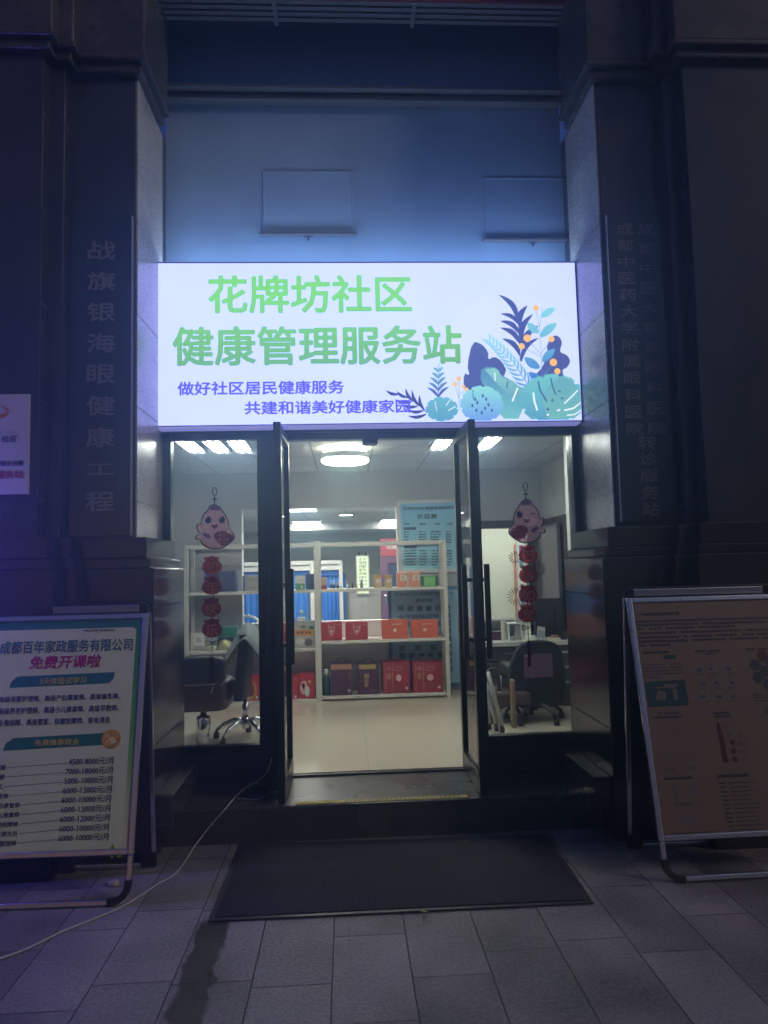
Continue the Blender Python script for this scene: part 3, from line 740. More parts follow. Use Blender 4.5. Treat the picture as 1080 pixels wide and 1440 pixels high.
    b = B(); b.tube([(xs, YG + .002, zt), (xe, YG + .002, ze - .06), (xe, YG + .002, ze - .20)], .0025, 5)
    for sg_ in (-1, 1): b.tube([(xe + sg_ * .045 * math.sin(a) ** 1, YG, ze - .095 + .016 * math.sin(2 * a)) for a in [math.pi * j / 10 for j in range(11)]], .0028, 5)
    b.build('cord', F_DARK, t)
    B().box(xe - .011, xe + .011, YG - .003, YG + .004, ze - .37, ze - .19).build('tassel', film('tassel', 150, 50, 90), t)
    return t
hanging(302, 747, [('蛇', 298, 797), ('年', 298, 825), ('快', 297, 856), ('乐', 298, 885)], True, 'window hanging of a cartoon child with both eyes open above four red lucky bags', False)
hanging(741, 739, [('万', 743, 781), ('事', 743, 809), ('如', 743, 837), ('意', 742, 864)], False, 'window hanging of a winking cartoon child above four red lucky bags', True)
def burst(px, py, n, r, m, lab):
    x, z = P(px, py, YG); b = B()
    for i in range(n):
        a = 2 * math.pi * i / n + .1; r0 = r * (.35 if i % 2 else .5)
        ca, sa = math.cos(a), math.sin(a)
        b.poly([(x + r0 * ca - .002 * sa, z + r0 * sa + .002 * ca), (x + r * ca - .004 * sa, z + r * sa + .004 * ca), (x + r * ca + .004 * sa, z + r * sa - .004 * ca), (x + r0 * ca + .002 * sa, z + r0 * sa - .002 * ca)], YG, YG - .001)
    return tag(b.build('firework_sticker', m, loc=(x, YG, z)), lab, 'sticker')
burst(275, 803, 14, .07, film('white', 250, 250, 240), 'white firework sticker on the glass beside the topmost red lucky bag')
burst(725, 839, 16, .062, F_DARK, 'dark firework sticker on the glass left of the third lucky bag')
burst(724, 784, 12, .045, F_DARK, 'small dark firework sticker level with the first lucky bag under the winking child')
burst(758, 800, 12, .05, film('plum2', 90, 80, 150), 'plum firework sticker on the glass right of the second lucky bag')

# ------------------------------------------------------------------ door mat, cable, litter
fl_, fr_, br_, bl_ = G(292, 1298), G(835, 1272), G(770, 1176), G(338, 1188)
mt = thing('door_mat', 'long dark ribbed entrance mat with a thin rubber edge on the paving', 'mat', (.24, -.95, 0))
def quad(b, k, z0, z1):
    c = (fl_ + fr_ + br_ + bl_) / 4
    pts = [(c + (q_ - c) * 1.0) for q_ in (fl_, fr_, br_, bl_)]
    pts = [(p_.x - math.copysign(k, p_.x - c.x), p_.y - math.copysign(k, p_.y - c.y)) for p_ in pts]
    b.prism(pts, z0, z1)
b = B(); quad(b, 0, .003, .010); b.build('rubber_edge', mat('rubber', (.035, .035, .045), .4, 0, .1, 40), mt, bevel=.003)
mm, N, L, p = node_mat('mat_pile')
tc = N.new('ShaderNodeTexCoord'); wv = N.new('ShaderNodeTexWave'); wv.bands_direction = 'X'; wv.inputs['Scale'].default_value = 28; wv.inputs['Distortion'].default_value = .4
n1 = N.new('ShaderNodeTexNoise'); n1.inputs['Scale'].default_value = 220; n2 = N.new('ShaderNodeTexNoise'); n2.inputs['Scale'].default_value = 3; n2.inputs['Detail'].default_value = 5
for n_ in (wv, n1, n2): L.new(tc.outputs['Object'], n_.inputs[0])
cr = N.new('ShaderNodeValToRGB'); cr.color_ramp.elements[0].color = (.008, .008, .014, 1); cr.color_ramp.elements[1].color = (.038, .038, .058, 1)
L.new(mnode(N, L, 'ADD', mnode(N, L, 'MULTIPLY', n1.outputs[0], .45), mnode(N, L, 'MULTIPLY', n2.outputs[0], .55)), cr.inputs[0]); L.new(cr.outputs[0], p.inputs['Base Color']); p.inputs['Roughness'].default_value = .95
bp = N.new('ShaderNodeBump'); bp.inputs['Strength'].default_value = .5; bp.inputs['Distance'].default_value = .004; L.new(mnode(N, L, 'ADD', wv.outputs[0], n1.outputs[0]), bp.inputs['Height']); L.new(bp.outputs[0], p.inputs['Normal'])
b = B(); quad(b, .028, .0101, .0145); b.build('pile', mm, mt, bevel=.002)

pts = [G(x, y, .006) for x, y in ((-60, 1368), (0, 1348), (40, 1333), (85, 1311), (122, 1296), (165, 1278), (195, 1261), (222, 1243), (245, 1230), (262, 1208), (270, 1195))]
for px, py, Y in ((284, 1176, -.452), (300, 1156, -.452), (318, 1136, -.45)):
    x, z = P(px, py, Y); pts.append(Vector((x, Y, z)))
pts += [G(px, py, ZF + .008) for px, py in ((330, 1122), (345, 1108), (362, 1098))]
x, z = P(376, 1085, .08); pts.append(Vector((x, .08, z))); x, z = P(382, 1070, .10); pts.append(Vector((x, .11, z + .02)))
def spline(pts, k=5):
    out = []
    for i in range(len(pts) - 1):
        p0, p1, p2, p3 = pts[max(i - 1, 0)], pts[i], pts[i + 1], pts[min(i + 2, len(pts) - 1)]
        for j in range(k):
            t = j / k
            out.append(.5 * ((2 * p1) + (p2 - p0) * t + (2 * p0 - 5 * p1 + 4 * p2 - p3) * t * t + (3 * p1 - p0 - 3 * p2 + p3) * t ** 3))
    return out + [pts[-1]]
M_CABLE = mat('white_cable', (.46, .46, .49), .45)
tag(B().tube(spline(pts), .0047, 8).build('power_cable', M_CABLE, smooth=True, loc=tuple(pts[0])), 'thin white power cable snaking from the door over the step and paving', 'cable')
pts = [G(x, y, ZF + .005) for x, y in ((334, 1123), (348, 1124), (362, 1124))] + [G(372, 1120, ZF + .004)]
tag(B().tube(spline(pts), .0045, 6).build('cable_offcut', M_CABLE, smooth=True, loc=tuple(pts[0])), 'short loose end of white cable lying on the doorstep', 'cable')

def leafbit(px, py, z, r, m, name, lab, cat, a=0, pts=None):
    c = G(px, py, z); b = B()
    def f(u, v):
        x = (u - .5) * 2; w = math.sin(math.pi * u) ** .8
        yy = (v - .5) * w * 1.1
        return Vector((c.x + r * (x * math.cos(a) - yy * math.sin(a)), c.y + r * (x * math.sin(a) + yy * math.cos(a)), c.z + r * (.25 * x * x + .35 * abs(v - .5)) + .002))
    b.grid(f, 8, 4)
    return tag(b.build(name, m, loc=tuple(c), solid=.001), lab, cat)
LEAFM = mat('leaf_green', (.22, .26, .09), .6, 0, .2, 60)
leafbit(597, 1283, .012, .026, LEAFM, 'fallen_leaf', 'small yellow-green fallen leaf lying on the front edge of the mat', 'leaf', .9)
DRY = mat('dry_leaf', (.20, .17, .14), .7, 0, .2, 60)
leafbit(731, 1172, .002, .030, DRY, 'fallen_leaf', 'dry pale leaf lying behind the mat near the step', 'leaf', 2.2)
leafbit(655, 1184, .015, .014, DRY, 'fallen_leaf', 'tiny dry leaf on the far middle of the mat', 'leaf', .2)
leafbit(393, 1255, .015, .012, DRY, 'fallen_leaf', 'tiny dry leaf on the mat nearest the white cable', 'leaf', .2)
leafbit(795, 1213, .002, .022, mat('dark_leaf', (.04, .035, .035), .7), 'fallen_leaf', 'dark curled leaf on the paving against the right side of the mat', 'leaf', .5)
leafbit(777, 1180, .002, .020, mat('dark_leaf', (.04, .035, .035), .7), 'fallen_leaf', 'dark curled leaf on the paving behind the mat, nearest the brown board', 'leaf', 1.5)
c = G(160, 1246)
b = B(); pr = [(-.030, -.014), (-.012, .020), (.016, .026), (.030, .004), (.018, -.018)]
b.prism([(c.x + x, c.y + y) for x, y in pr], .003, .03); tag(b.build('paper_scrap', mat('scrap_paper', (.45, .43, .40), .7, 0, .1, 60), loc=tuple(c), bevel=.008), 'crumpled pale scrap of paper under the foot rail of the green-edged board', 'scrap')

# ------------------------------------------------------------------ two A-frame boards on the paving
def rounded(x0, x1, z0, z1, r, n=6, tl=1, tr=1, br=1, bl=1):
    pts = []
    for cx, cz, a0, k in ((x1, z1, 0, tr), (x0, z1, 90, tl), (x0, z0, 180, bl), (x1, z0, 270, br)):
        if not k: pts.append((cx, cz)); continue
        ox = cx - r if cx == x1 else cx + r; oz = cz - r if cz == z1 else cz + r
        for i in range(n + 1): a = R(a0 + 90 * i / n); pts.append((ox + r * math.cos(a), oz + r * math.sin(a)))
    return pts

def a_board(lab, xl, w, yb, lean, L, vb, yrear, yaw, frame_mat):
    t = thing('a_frame_board', lab, 'sign board', (xl + w / 2, yb, 0))
    base = Matrix.Translation((xl, yb, 0)) @ Matrix.Rotation(yaw, 4, 'Z')
    T = base @ Matrix.Rotation(-lean, 4, 'X')
    fw = .030
    f = B()
    f.box(0, fw, -.012, .014, vb, L).box(w - fw, w, -.012, .014, vb, L)
    f.box(fw, w - fw, -.0115, .0135, L - fw, L).box(fw, w - fw, -.0115, .0135, vb, vb + fw)
    f.build('snap_frame', frame_mat, t, T, bevel=.006, seg=3)
    B().box(fw - .002, w - fw + .002, .0, .008, vb + fw - .002, L - fw + .002).build('back_panel', M_PLASTIC, t, T)
    for x in (.004, w - .030):
        B().box(x, x + .026, -.010, .012, .115, vb - .0005).build('leg', frame_mat, t, T, bevel=.005, seg=3)
    B().box(.115, w - .115, -.010, .012, .006, .034).build('foot_rail', frame_mat, t, T, bevel=.006, seg=3)
    for s in (0, 1):                                            # black elbow corners
        b = B(); n = 7; o, i_ = [], []
        for k in range(n + 1):
            a = R(180 + 90 * k / n); o.append((.002 + .10 + .10 * math.cos(a), .004 + .10 + .10 * math.sin(a))); i_.append((.10 + .064 * math.cos(a), .102 + .064 * math.sin(a)))
        pl = [(.002, .118)] + o + [(.118, .004)] + [(.118, .038)] + i_[::-1] + [(.036, .118)]
        if s: pl = [(w - x, z) for x, z in pl][::-1]
        b.poly(pl, -.014, .016); b.build('corner_elbow', M_PLASTIC, t, T, bevel=.003)
    # rear stand
    zt = L * math.cos(lean) + .06; yt = L * math.sin(lean) + .045
    T2 = base @ Matrix.Translation((0, yrear, 0)) @ Matrix.Rotation(-math.atan2(yt - yrear, zt), 4, 'X')
    L2 = math.hypot(zt, yt - yrear)
    for x in (.003, w - .029):
        B().box(x, x + .026, -.010, .012, .09, L2 - .06).build('rear_leg', frame_mat, t, T2, bevel=.005)
    b = B(); b.tube([(.016 + (.05 if False else 0), 0, L2 - .06), (.018, 0, L2 - .03), (.03, 0, L2 - .012), (.05, 0, L2 - .005), (w - .05, 0, L2 - .005), (w - .03, 0, L2 - .012), (w - .018, 0, L2 - .03), (w - .016, 0, L2 - .06)], .006, 8); b.build('top_hoop', M_PLASTIC, t, T2, smooth=True)
    B().box(.07, w - .07, -.014, .012, L2 - .055, L2 - .012).build('carry_bar', frame_mat, t, T2, bevel=.004)
    B().box(.09, w - .09, -.008, .01, .006, .03).build('rear_rail', frame_mat, t, T2, bevel=.004)
    for x in (.0, w - .09): B().box(x, x + .09, -.012, .014, .003, .09).build('rear_foot', M_PLASTIC, t, T2, bevel=.02, seg=3)
    return t, T, fw

M_FRAME_L = mat('silver_frame', (.62, .62, .66), .22, .9, .08, 60)
ab, TA, fw = a_board('white poster board with green border listing monthly wages on a silver A-frame', -2.015, .905, -1.175, R(11.5), 1.462, .235, .46, R(-1.2), M_FRAME_L)
wA, LA, vA = .905, 1.462, .235
def onA(px, py): return on(TA, px, py)
B().rect(fw, wA - fw, vA + fw, LA - fw, -.0015).build('poster', None, ab, TA)
pa = bpy.data.objects[[o.name for o in ab.children if o.name.startswith('poster')][0]]
# green border sweeping from blue at the top to leaf green
m, N, L, p = node_mat('poster_border')
ge = N.new('ShaderNodeNewGeometry'); sp = N.new('ShaderNodeSeparateXYZ'); L.new(ge.outputs['Position'], sp.inputs[0])
cr = N.new('ShaderNodeValToRGB'); mr = N.new('ShaderNodeMapRange'); mr.inputs[1].default_value = .2; mr.inputs[2].default_value = 1.45; L.new(sp.outputs[2], mr.inputs[0]); L.new(mr.outputs[0], cr.inputs[0])
cr.color_ramp.elements[0].position = .1; cr.color_ramp.elements[0].color = (.62, .64, .36, 1); cr.color_ramp.elements[1].color = (.03, .13, .22, 1)
e = cr.color_ramp.elements.new(.45); e.color = (.14, .42, .08, 1); e = cr.color_ramp.elements.new(.88); e.color = (.04, .24, .11, 1)
L.new(cr.outputs[0], p.inputs['Base Color']); p.inputs['Roughness'].default_value = .3
pa.data.materials.append(m)
u1, v1 = onA(192, 882); u0b, v0b = onA(183, 1200)
B().poly(rounded(.052, u1, vA + fw + .002, v1, .022, tl=1, tr=1, br=0, bl=0), -.0022).build('paper_field', mat('poster_field', (.64, .69, .46), .38, 0, .03, 6), pa, TA)
def tA(b, t, bl, tr, bold=.0, slant=0): 
    x0, z0 = onA(*bl); x1, z1 = onA(*tr); text(b, t, x0, x1, z0, z1, -.0040, bold, slant)
b = B(); tA(b, '成都百年家政服务有限公司', (0, 920), (187.5, 897.5), .018)
b.build('lettering', gradient_mat('title_ink', (.03, .10, .13), (.04, .24, .18), 1.24, 1.36), pa, TA)
b = B(); tA(b, '免费开课啦', (41, 941), (141.5, 920.5), .03, .12); b.build('red_lettering', mat('magenta_ink', (.40, .015, .14), .4), pa, TA)
b = B(); tA(b, 'WELCOME TO JOIN US', (117, 889.5), (161, 884.2), .012, .2)
for t, bl, tr in (('高级母婴护理师、高级产后康复师、高级催乳师、', (-1, 988), (170, 974.5)), ('高级养老护理师、高级小儿推拿师、高级早教师、', (-2, 1005), (168, 990.5)), ('生殖保障、高级管家、保健按摩师、家电清洗', (-2, 1021.5), (155.5, 1007.5))):
    tA(b, t, bl, tr, .012)
b.build('lettering', mat('indigo_ink', (.035, .035, .09), .5), pa, TA)
BAN = gradient_mat('banner_print', (.02, .16, .10), (.02, .16, .17), .9, 1.25)
b = B(); b.poly(smooth_loop([onA(*q) for q in ((13.5, 967.5), (16, 959), (25, 951.5))], 0) + [onA(*q) for q in ((162, 945), (160.5, 954), (153, 961))], -.0030)
b.poly([onA(*q) for q in ((4.4, 1056), (8, 1046), (19, 1038), (151, 1030.5), (146, 1047.5))], -.0030); b.build('banner', BAN, pa, TA)
b = B(); tA(b, '3天体验试学习', (56, 963), (122, 951.5), .012); tA(b, '免费推荐就业', (49, 1049), (112, 1038.5), .015); b.build('lettering', mat('yellow_ink', (.62, .50, .08), .4), pa, TA)
b = B(); cx, cz = onA(156.7, 1039.5); b.disc(cx, cz, .050, .050, -.0034); b.build('gold_seal', mat('gold_print', (.62, .34, .032), .35, 0, .3, 20), pa, TA)
b = B(); b.poly([(cx - .028, cz - .018), (cx - .004, cz - .002), (cx + .004, cz - .026), (cx + .030, cz - .014), (cx + .012, cz + .012), (cx - .012, cz + .008)], -.0038); b.poly([(cx - .03, cz + .012), (cx - .012, cz + .016), (cx - .02, cz + .03)], -.0038); b.build('seal_mark', mat('seal_print', (.75, .62, .35), .4), pa, TA)
b = B()
rows = [('保姆', '4500-8000元/月', 7.8, 96.7, 160.4), ('月嫂', '7000-18000元/月', 6.5, 92.2, 159.5), ('护工', '5000-10000元/月', 5, 90.7, 158.9), ('育婴师', '6000-12000元/月', 12, 88.9, 157.8), ('产后康复师', '6000-10000元/月', 28, 86.7, 156.9),
        ('小儿推拿师', '6000-12000元/月', 27.5, 85.6, 156), ('保健按摩师', '6000-12000元/月', 25.5, 84.4, 155), ('家电清洗员', '6000-10000元/月', 24.5, 83.3, 154), ('收纳整理师', '6000-10000元/月', 23, 82.2, 153.3)]
for i, (nm, pay, xe, xa_, xb_) in enumerate(rows):
    yr = 1066 + i * 13.4; yl = 1076.5 + i * 13.35 - (0 if i < 4 else .6)
    x0, z0 = onA(xa_, yr + 9.6); x1, z1 = onA(xb_, yr); text(b, pay, x0, x1, z0 - .003, z1 + .006, -.0040, .010, .0)
    xe0, ze0 = onA(xe, yl + 6.5); xe1, ze1 = onA(xe, yl - 1); cw = .0275
    text(b, nm, xe0 - cw * len(nm), xe0, ze0, ze1, -.0040, .008)
    ya = onA(xe + 1.5, yl + 3.2); yb_ = onA(xa_ - 1, yr + 7.4); ribbon_w = .0022
    b.poly([(ya[0], ya[1]), (yb_[0], yb_[1]), (yb_[0], yb_[1] + ribbon_w), (ya[0], ya[1] + ribbon_w)], -.0040)
b.build('price_lettering', M_INK, pa, TA)
b = B(); cx, cz = onA(158.3, 1197); b.poly([(cx, cz + .036), (cx + .020, cz), (cx, cz - .036), (cx - .020, cz)], -.0036); cx, cz = onA(168, 1204); b.poly([(cx, cz + .010), (cx + .016, cz), (cx, cz - .008), (cx - .016, cz)], -.0036); b.build('leaf_mark', mat('leaf_print', (.20, .36, .02), .4), pa, TA)

M_FRAME_R = M_FRAME_L
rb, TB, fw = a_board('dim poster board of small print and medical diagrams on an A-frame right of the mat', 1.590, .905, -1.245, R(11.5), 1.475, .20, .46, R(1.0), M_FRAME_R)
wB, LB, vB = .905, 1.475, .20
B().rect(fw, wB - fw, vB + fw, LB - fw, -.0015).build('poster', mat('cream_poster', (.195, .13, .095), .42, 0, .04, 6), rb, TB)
pb = bpy.data.objects[[o.name for o in rb.children if o.name.startswith('poster')][0]]
def onB(zx, zy): return on(TB, zx / 4.696 + 850, zy / 4.696 + 810)
def onB2(zx, zy): return on(TB, zx / 4.696 + 850, zy / 4.696 + 1030)
INK2 = mat('faint_ink', (.045, .04, .055), .5)
b = B(); x0, z0 = onB(248, 265); x1, z1 = onB(490, 236); text(b, '中国智慧健康促进建设工程', x0, x1, z0, z1, -.0030, .02)
yy = [296, 322, 346, 374, 404, 430, 456]
for i in range(7):
    x0, z = onB(205 if i in (0, 3) else 178 + i * 3, yy[i] + 6); x1 = wB - .07
    if i == 2: x1 = x0 + .60
    if i == 6: x1 = x0 + .21
    boldbars(b, x0, x1, z, .0135, -.0030, 40 + i, .07, 34 if i not in (2, 6) else (25 if i == 2 else 9))
def bars(f, zx, zy, w, n, pitch, h=.006, seed=0, short=.8):
    for i in range(n):
        x, z = f(zx + i * 3, zy + i * pitch); rd = random.Random(seed + i)
        boldbars(b, x, x + w * (short if i == n - 1 else rd.uniform(.92, 1)), z, h, -.0030, seed * 7 + i, .06, 10)
bars(onB, 256, 508, .185, 1, 0, .014, 3); bars(onB, 598, 498, .185, 1, 0, .014, 4); bars(onB, 668, 516, .065, 1, 0, .012, 5); bars(onB, 930, 484, .22, 1, 0, .012, 6)
bars(onB, 244, 588, .24, 5, 21, .006, 10, .4)
bars(onB, 350, 910, .15, 1, 0, .012, 20); bars(onB, 320, 936, .21, 1, 0, .012, 21); bars(onB, 716, 906, .12, 1, 0, .012, 22); bars(onB, 720, 928, .12, 1, 0, .012, 23); bars(onB, 1055, 880, .14, 2, 22, .012, 24)
bars(onB2, 392, 306, .22, 1, 0, .016, 30); bars(onB2, 745, 290, .22, 1, 0, .016, 31)
bars(onB2, 455, 472, .15, 2, 15, .005, 33, .6); bars(onB2, 440, 668, .25, 2, 12, .005, 36, .8); bars(onB2, 395, 238, .06, 2, 14, .005, 38); bars(onB2, 545, 230, .055, 2, 14, .005, 39)
for i in range(12):
    x, z = onB2(756 + i * 6, 336 + i * 28.4); boldbars(b, x, x + .034, z, .009, -.0030, 60 + i, 0, 3)
    x, z = onB2(818 + i * 6, 333 + i * 28.2); boldbars(b, x, x + random.Random(i).uniform(.10, .165), z, .005, -.0030, 80 + i, 0, 8)
for i, (zx, zy) in enumerate(((605, 650), (697, 647), (812, 643), (622, 744), (720, 740), (812, 737), (640, 834), (735, 830), (838, 826))): bars(onB, zx, zy, .05, 1, 0, .005, 50 + i)
bars(onB, 980, 784, .12, 3, 20, .006, 70, .8)
for k in range(4): bars(onB2, 880, 12 + k * 55, .06, 2, 14, .003, 90 + k)
b.build('lettering', INK2, pb, TB)
b = B(); b.poly([onB(*q) for q in ((262, 700), (528, 685), (558, 853), (290, 866))], -.0026)
x, z = onB(430, 535); b.box(x - .035, x + .035, -.0026, -.0022, z - .010, z + .010); b.build('teal_panel', mat('teal_print', (.018, .055, .068), .4), pb, TB)
b = B()
for q, w, h in (((440, 720), .08, .014), ((405, 735), .11, .010)):
    x, z = onB(*q); b.rect(x - w / 2, x + w / 2, z - h / 2, z + h / 2, -.0031)
x, z = onB(372, 785); b.poly([(x - .035, z - .025), (x + .022, z - .028), (x + .03, z + .012), (x - .012, z + .028)], -.0031)
x, z = onB(466, 782); b.poly([(x - .012, z - .03), (x + .014, z - .03), (x + .012, z + .03), (x - .012, z + .03)], -.0031)
b.build('panel_picture', mat('grey_print', (.16, .14, .13), .4), pb, TB)
b = B()
for i, (zx, zy) in enumerate(((625, 612), (715, 610), (815, 605), (650, 706), (740, 700), (840, 700), (650, 795), (750, 792), (845, 792))):
    x, z = onB(zx, zy); b.rect(x - .033, x + .033, z - .021, z + .021, -.0026)
b.build('picture_tile', mat('tile_print', (.20, .15, .125), .4), pb, TB)
b = B()
rd = random.Random(5)
for i, (zx, zy) in enumerate(((625, 620), (705, 612), (815, 610), (650, 710), (740, 706), (840, 704), (650, 800), (760, 798), (852, 795))):
    x, z = onB(zx, zy); n = rd.randint(5, 8); b.poly([(x + rd.uniform(.008, .024) * math.cos(2 * math.pi * k / n), z + rd.uniform(.006, .015) * math.sin(2 * math.pi * k / n)) for k in range(n)], -.0031)
b.build('tile_picture', mat('tile_ink', (.06, .07, .13), .4), pb, TB)
b = B(); b.poly([onB(*q) for q in ((735, 966), (755, 964), (790, 1080))] + [onB2(*q) for q in ((815, 195), (785, 202))], -.0026)
for zx, zy in ((845, 65), (852, 122), (862, 176)): x, z = onB2(zx, zy); b.disc(x, z, .015, .015, -.0026)
x, z = onB(1042, 530); b.disc(x, z, .034, .034, -.0026, n=6); b.build('red_print', mat('wine_print', (.10, .018, .03), .4), pb, TB)
b = B()
for zx, zy in ((996, 588), (1062, 628), (1014, 670), (1082, 716), (1090, 560)): x, z = onB(zx, zy); b.disc(x, z, .034, .034, -.0027, n=6)
b.build('hexagon', mat('slate_print', (.04, .06, .065), .4), pb, TB)
b = B()
def ring(cx, cz, r, w, y):
    for i in range(20):
        a0, a1 = 2 * math.pi * i / 20, 2 * math.pi * (i + 1) / 20
        b.poly([(cx + r * math.cos(a0), cz + r * math.sin(a0)), (cx + r * math.cos(a1), cz + r * math.sin(a1)), (cx + (r - w) * math.cos(a1), cz + (r - w) * math.sin(a1)), (cx + (r - w) * math.cos(a0), cz + (r - w) * math.sin(a0))], y)
for f, zx, zy, r in ((onB, 452, 1025, .038), (onB2, 418, 172, .036), (onB2, 560, 165, .036), (onB, 200, 258, .022), (onB, 815, 988, .016), (onB, 825, 1045, .016)):
    x, z = f(zx, zy); ring(x, z, r, .0035, -.0027)
    b.poly([(x - .008, z + .014), (x + .004, z + .018), (x + .010, z + .004), (x, z - .016), (x - .007, z - .002)], -.0029)
x, z = onB2(560, 585); b.disc(x, z, .045, .018, -.0027); x, z = onB2(555, 540); b.disc(x, z, .010, .010, -.0027); x, z = onB2(470, 395); b.rect(x - .008, x + .008, z - .045, z + .045, -.0027)
x, z = onB2(585, 380); b.poly([(x - .02, z - .03), (x + .02, z - .03), (x + .016, z + .034), (x - .012, z + .034)], -.0027)
b.build('diagram', mat('diagram_print', (.16, .12, .14), .4), pb, TB)

# ------------------------------------------------------------------ lamps inside
def lampmat(name, c, k): return mat(name, (.8, .8, .8), .5, emit=c, estr=k)
M_TUBE = lampmat('tube_light', (1.0, 1.0, .88), 29)
M_PANEL = lampmat('panel_light', (1.0, 1.0, .88), 9)
M_DIFF = lampmat('diffuser_light', (1.0, 1.0, .74), 6)
c = G(482, 629, ZC); RX, RY = c.x + .02, c.y + .02
t = thing('ceiling_lamp', 'round two-tier ceiling lamp glowing warm white behind the door head', 'lamp', (RX, RY, ZC - .17))
B().lathe([(.10, ZC), (.20, ZC - .004), (.21, ZC - .05), (.205, ZC - .055)], RX, RY, 40).build('upper_ring', lampmat('lamp_glow', (1.0, 1.0, .70), 5), t, smooth=True)
B().lathe([(.212, ZC - .058), (.232, ZC - .062), (.232, ZC - .11), (.212, ZC - .115)], RX, RY, 40).build('metal_band', mat('lamp_band', (.6, .6, .58), .4), t, smooth=True)
B().lathe([(.225, ZC - .117), (.225, ZC - .135), (.20, ZC - .15), (.02, ZC - .155)], RX, RY, 40).build('diffuser', M_DIFF, t, smooth=True)
def grille(x, y, lab, w=.155, l=.60):
    t = thing('grille_light', lab, 'light', (x, y, ZC - .03), 'grille lights in the front ceiling')
    b = B(); b.box(x - w / 2, x + w / 2, y - l / 2, y + l / 2, ZC - .006, ZC + .0)
    b.box(x - w / 2 - .012, x - w / 2, y - l / 2, y + l / 2, ZC - .03, ZC - .001).box(x + w / 2, x + w / 2 + .012, y - l / 2, y + l / 2, ZC - .03, ZC - .001)
    b.build('housing', mat('lamp_housing', (.22, .23, .22), .5), t)
    for k in (-1, 1): B().tube([(x + k * w * .23, y - l / 2 + .02, ZC - .018), (x + k * w * .23, y + l / 2 - .02, ZC - .018)], .011, 8).build('tube', M_TUBE, t)
    b = B()
    for k in range(6): yy = y - l / 2 + .001 + k * (l - .022) / 5; b.box(x - w / 2 + .001, x + w / 2 - .001, yy, yy + .02, ZC - .034, ZC - .031)
    b.build('louvre', mat('louvre_blade', (.30, .31, .30), .5), t)
for px, w_ in ((268, 'leftmost'), (304, 'middle'), (337, 'rightmost')):
    c = G(px + 2, 625, ZC); grille(c.x, c.y, w_ + ' of three grille lights seen through the window above the white shelf')
c = G(620, 621, ZC); grille(c.x, c.y, 'grille ceiling light beside the round lamp, at the head of the right door leaf')
c = G(684, 621, ZC); grille(c.x, c.y, 'grille ceiling light seen through the right side window')
for gx, w_ in ((-.75, 'left'), (.30, 'middle'), (1.25, 'right')):  # unseen lights added to brighten the rack and counter wall
    grille(gx, .62, 'unseen added grille light close behind the glass front, ' + {'left': 'over the brown chair', 'middle': 'over the open doorway', 'right': 'over the folded trolley'}[w_])
def panel(px0, px1, py, d, lab):
    c0, c1 = G(px0, py, ZC2), G(px1, py, ZC2)
    t = thing('panel_light', lab, 'light', ((c0.x + c1.x) / 2, c0.y, ZC2 - .02), 'panel lights of the rear ceiling')
    B().box(c0.x, c1.x, c0.y - d / 2, c0.y + d / 2, ZC2 - .02, ZC2 - .001).build('frame', M_ALU, t)
    B().box(c0.x + .02, c1.x - .02, c0.y - d / 2 + .02, c0.y + d / 2 - .02, ZC2 - .022, ZC2 - .0201).build('diffuser', M_PANEL, t)
panel(403, 447, 715.8, .42, 'bright flat light panel nearest the opening of the rear room')
panel(411, 451, 733.5, .40, 'bright flat light panel deeper in the rear room, left')
panel(535, 575, 731, .40, 'bright flat light panel beside the blue price board')
panel(476, 497, 722.8, .10, 'thin slit of light in the middle of the rear ceiling')
for gx, w_ in ((-1.6, 'behind the potted plant'), (-.35, 'behind the middle rack post'), (.75, 'behind the price list board')):  # unseen panels added to brighten curtains, cabinet and beam
    t = thing('panel_light', 'unseen added light panel close behind the opening, ' + w_, 'light', (gx, 3.74, ZC2 - .02), 'panel lights of the rear ceiling')
    B().box(gx - .3, gx + .3, 3.62, 3.86, ZC2 - .02, ZC2 - .001).build('frame', M_ALU, t)
    B().box(gx - .28, gx + .28, 3.64, 3.84, ZC2 - .022, ZC2 - .0201).build('diffuser', lampmat('added_panel_light', (1.0, 1.0, .88), 24), t)
t = thing('panel_light', 'light panel in the bright little room behind the brown doorway', 'light', (2.2, 4.5, ZC - .02))
B().box(1.8, 2.6, 4.2, 4.8, ZC - .02, ZC - .001).build('frame', M_ALU, t); B().box(1.82, 2.58, 4.22, 4.78, ZC - .022, ZC - .0201).build('diffuser', lampmat('back_panel_light', (1.0, 1.0, .82), 13), t)

# ------------------------------------------------------------------ display rack and its goods
YS, YB2 = 3.0, 3.36
rk = thing('display_rack', 'cream metal shelving rack with two bays standing before the wall opening', 'shelf', (-.33, 3.18, ZF))
xl_, xm_, xr_ = -1.765, -.33, 1.10
ztop = 1.95
for x in (xl_, xm_, xr_):
    for y in (YS, YB2 - .035):
        w = .033 if x == xm_ else .022
        b = B().box(x - w, x + w, y, y + .035, ZF, ztop if x != xm_ else ztop + .02)
        o = b.build('post', M_RACK, rk, bevel=.003)
        if x == xr_:
            b = B()
            for k in range(44): z = ZF + .05 + k * .039; b.box(x - w - .001, x - w + .004, y + .012, y + .022, z, z + .018)
            b.build('slot', M_PLASTIC, o)
def shelf(x0, x1, z, t_=.034):
    b = B().box(x0 + .0225, x1 - .0225, YS + .004, YB2 - .002, z - t_, z); b.build('shelf', M_RACK, rk, bevel=.004)
zL = [1.43, .79, .235]; zR = [1.43, .862, .262]
for z in zL: shelf(xl_, xm_ - .011, z)
for z in zR: shelf(xm_ + .011, xr_, z)
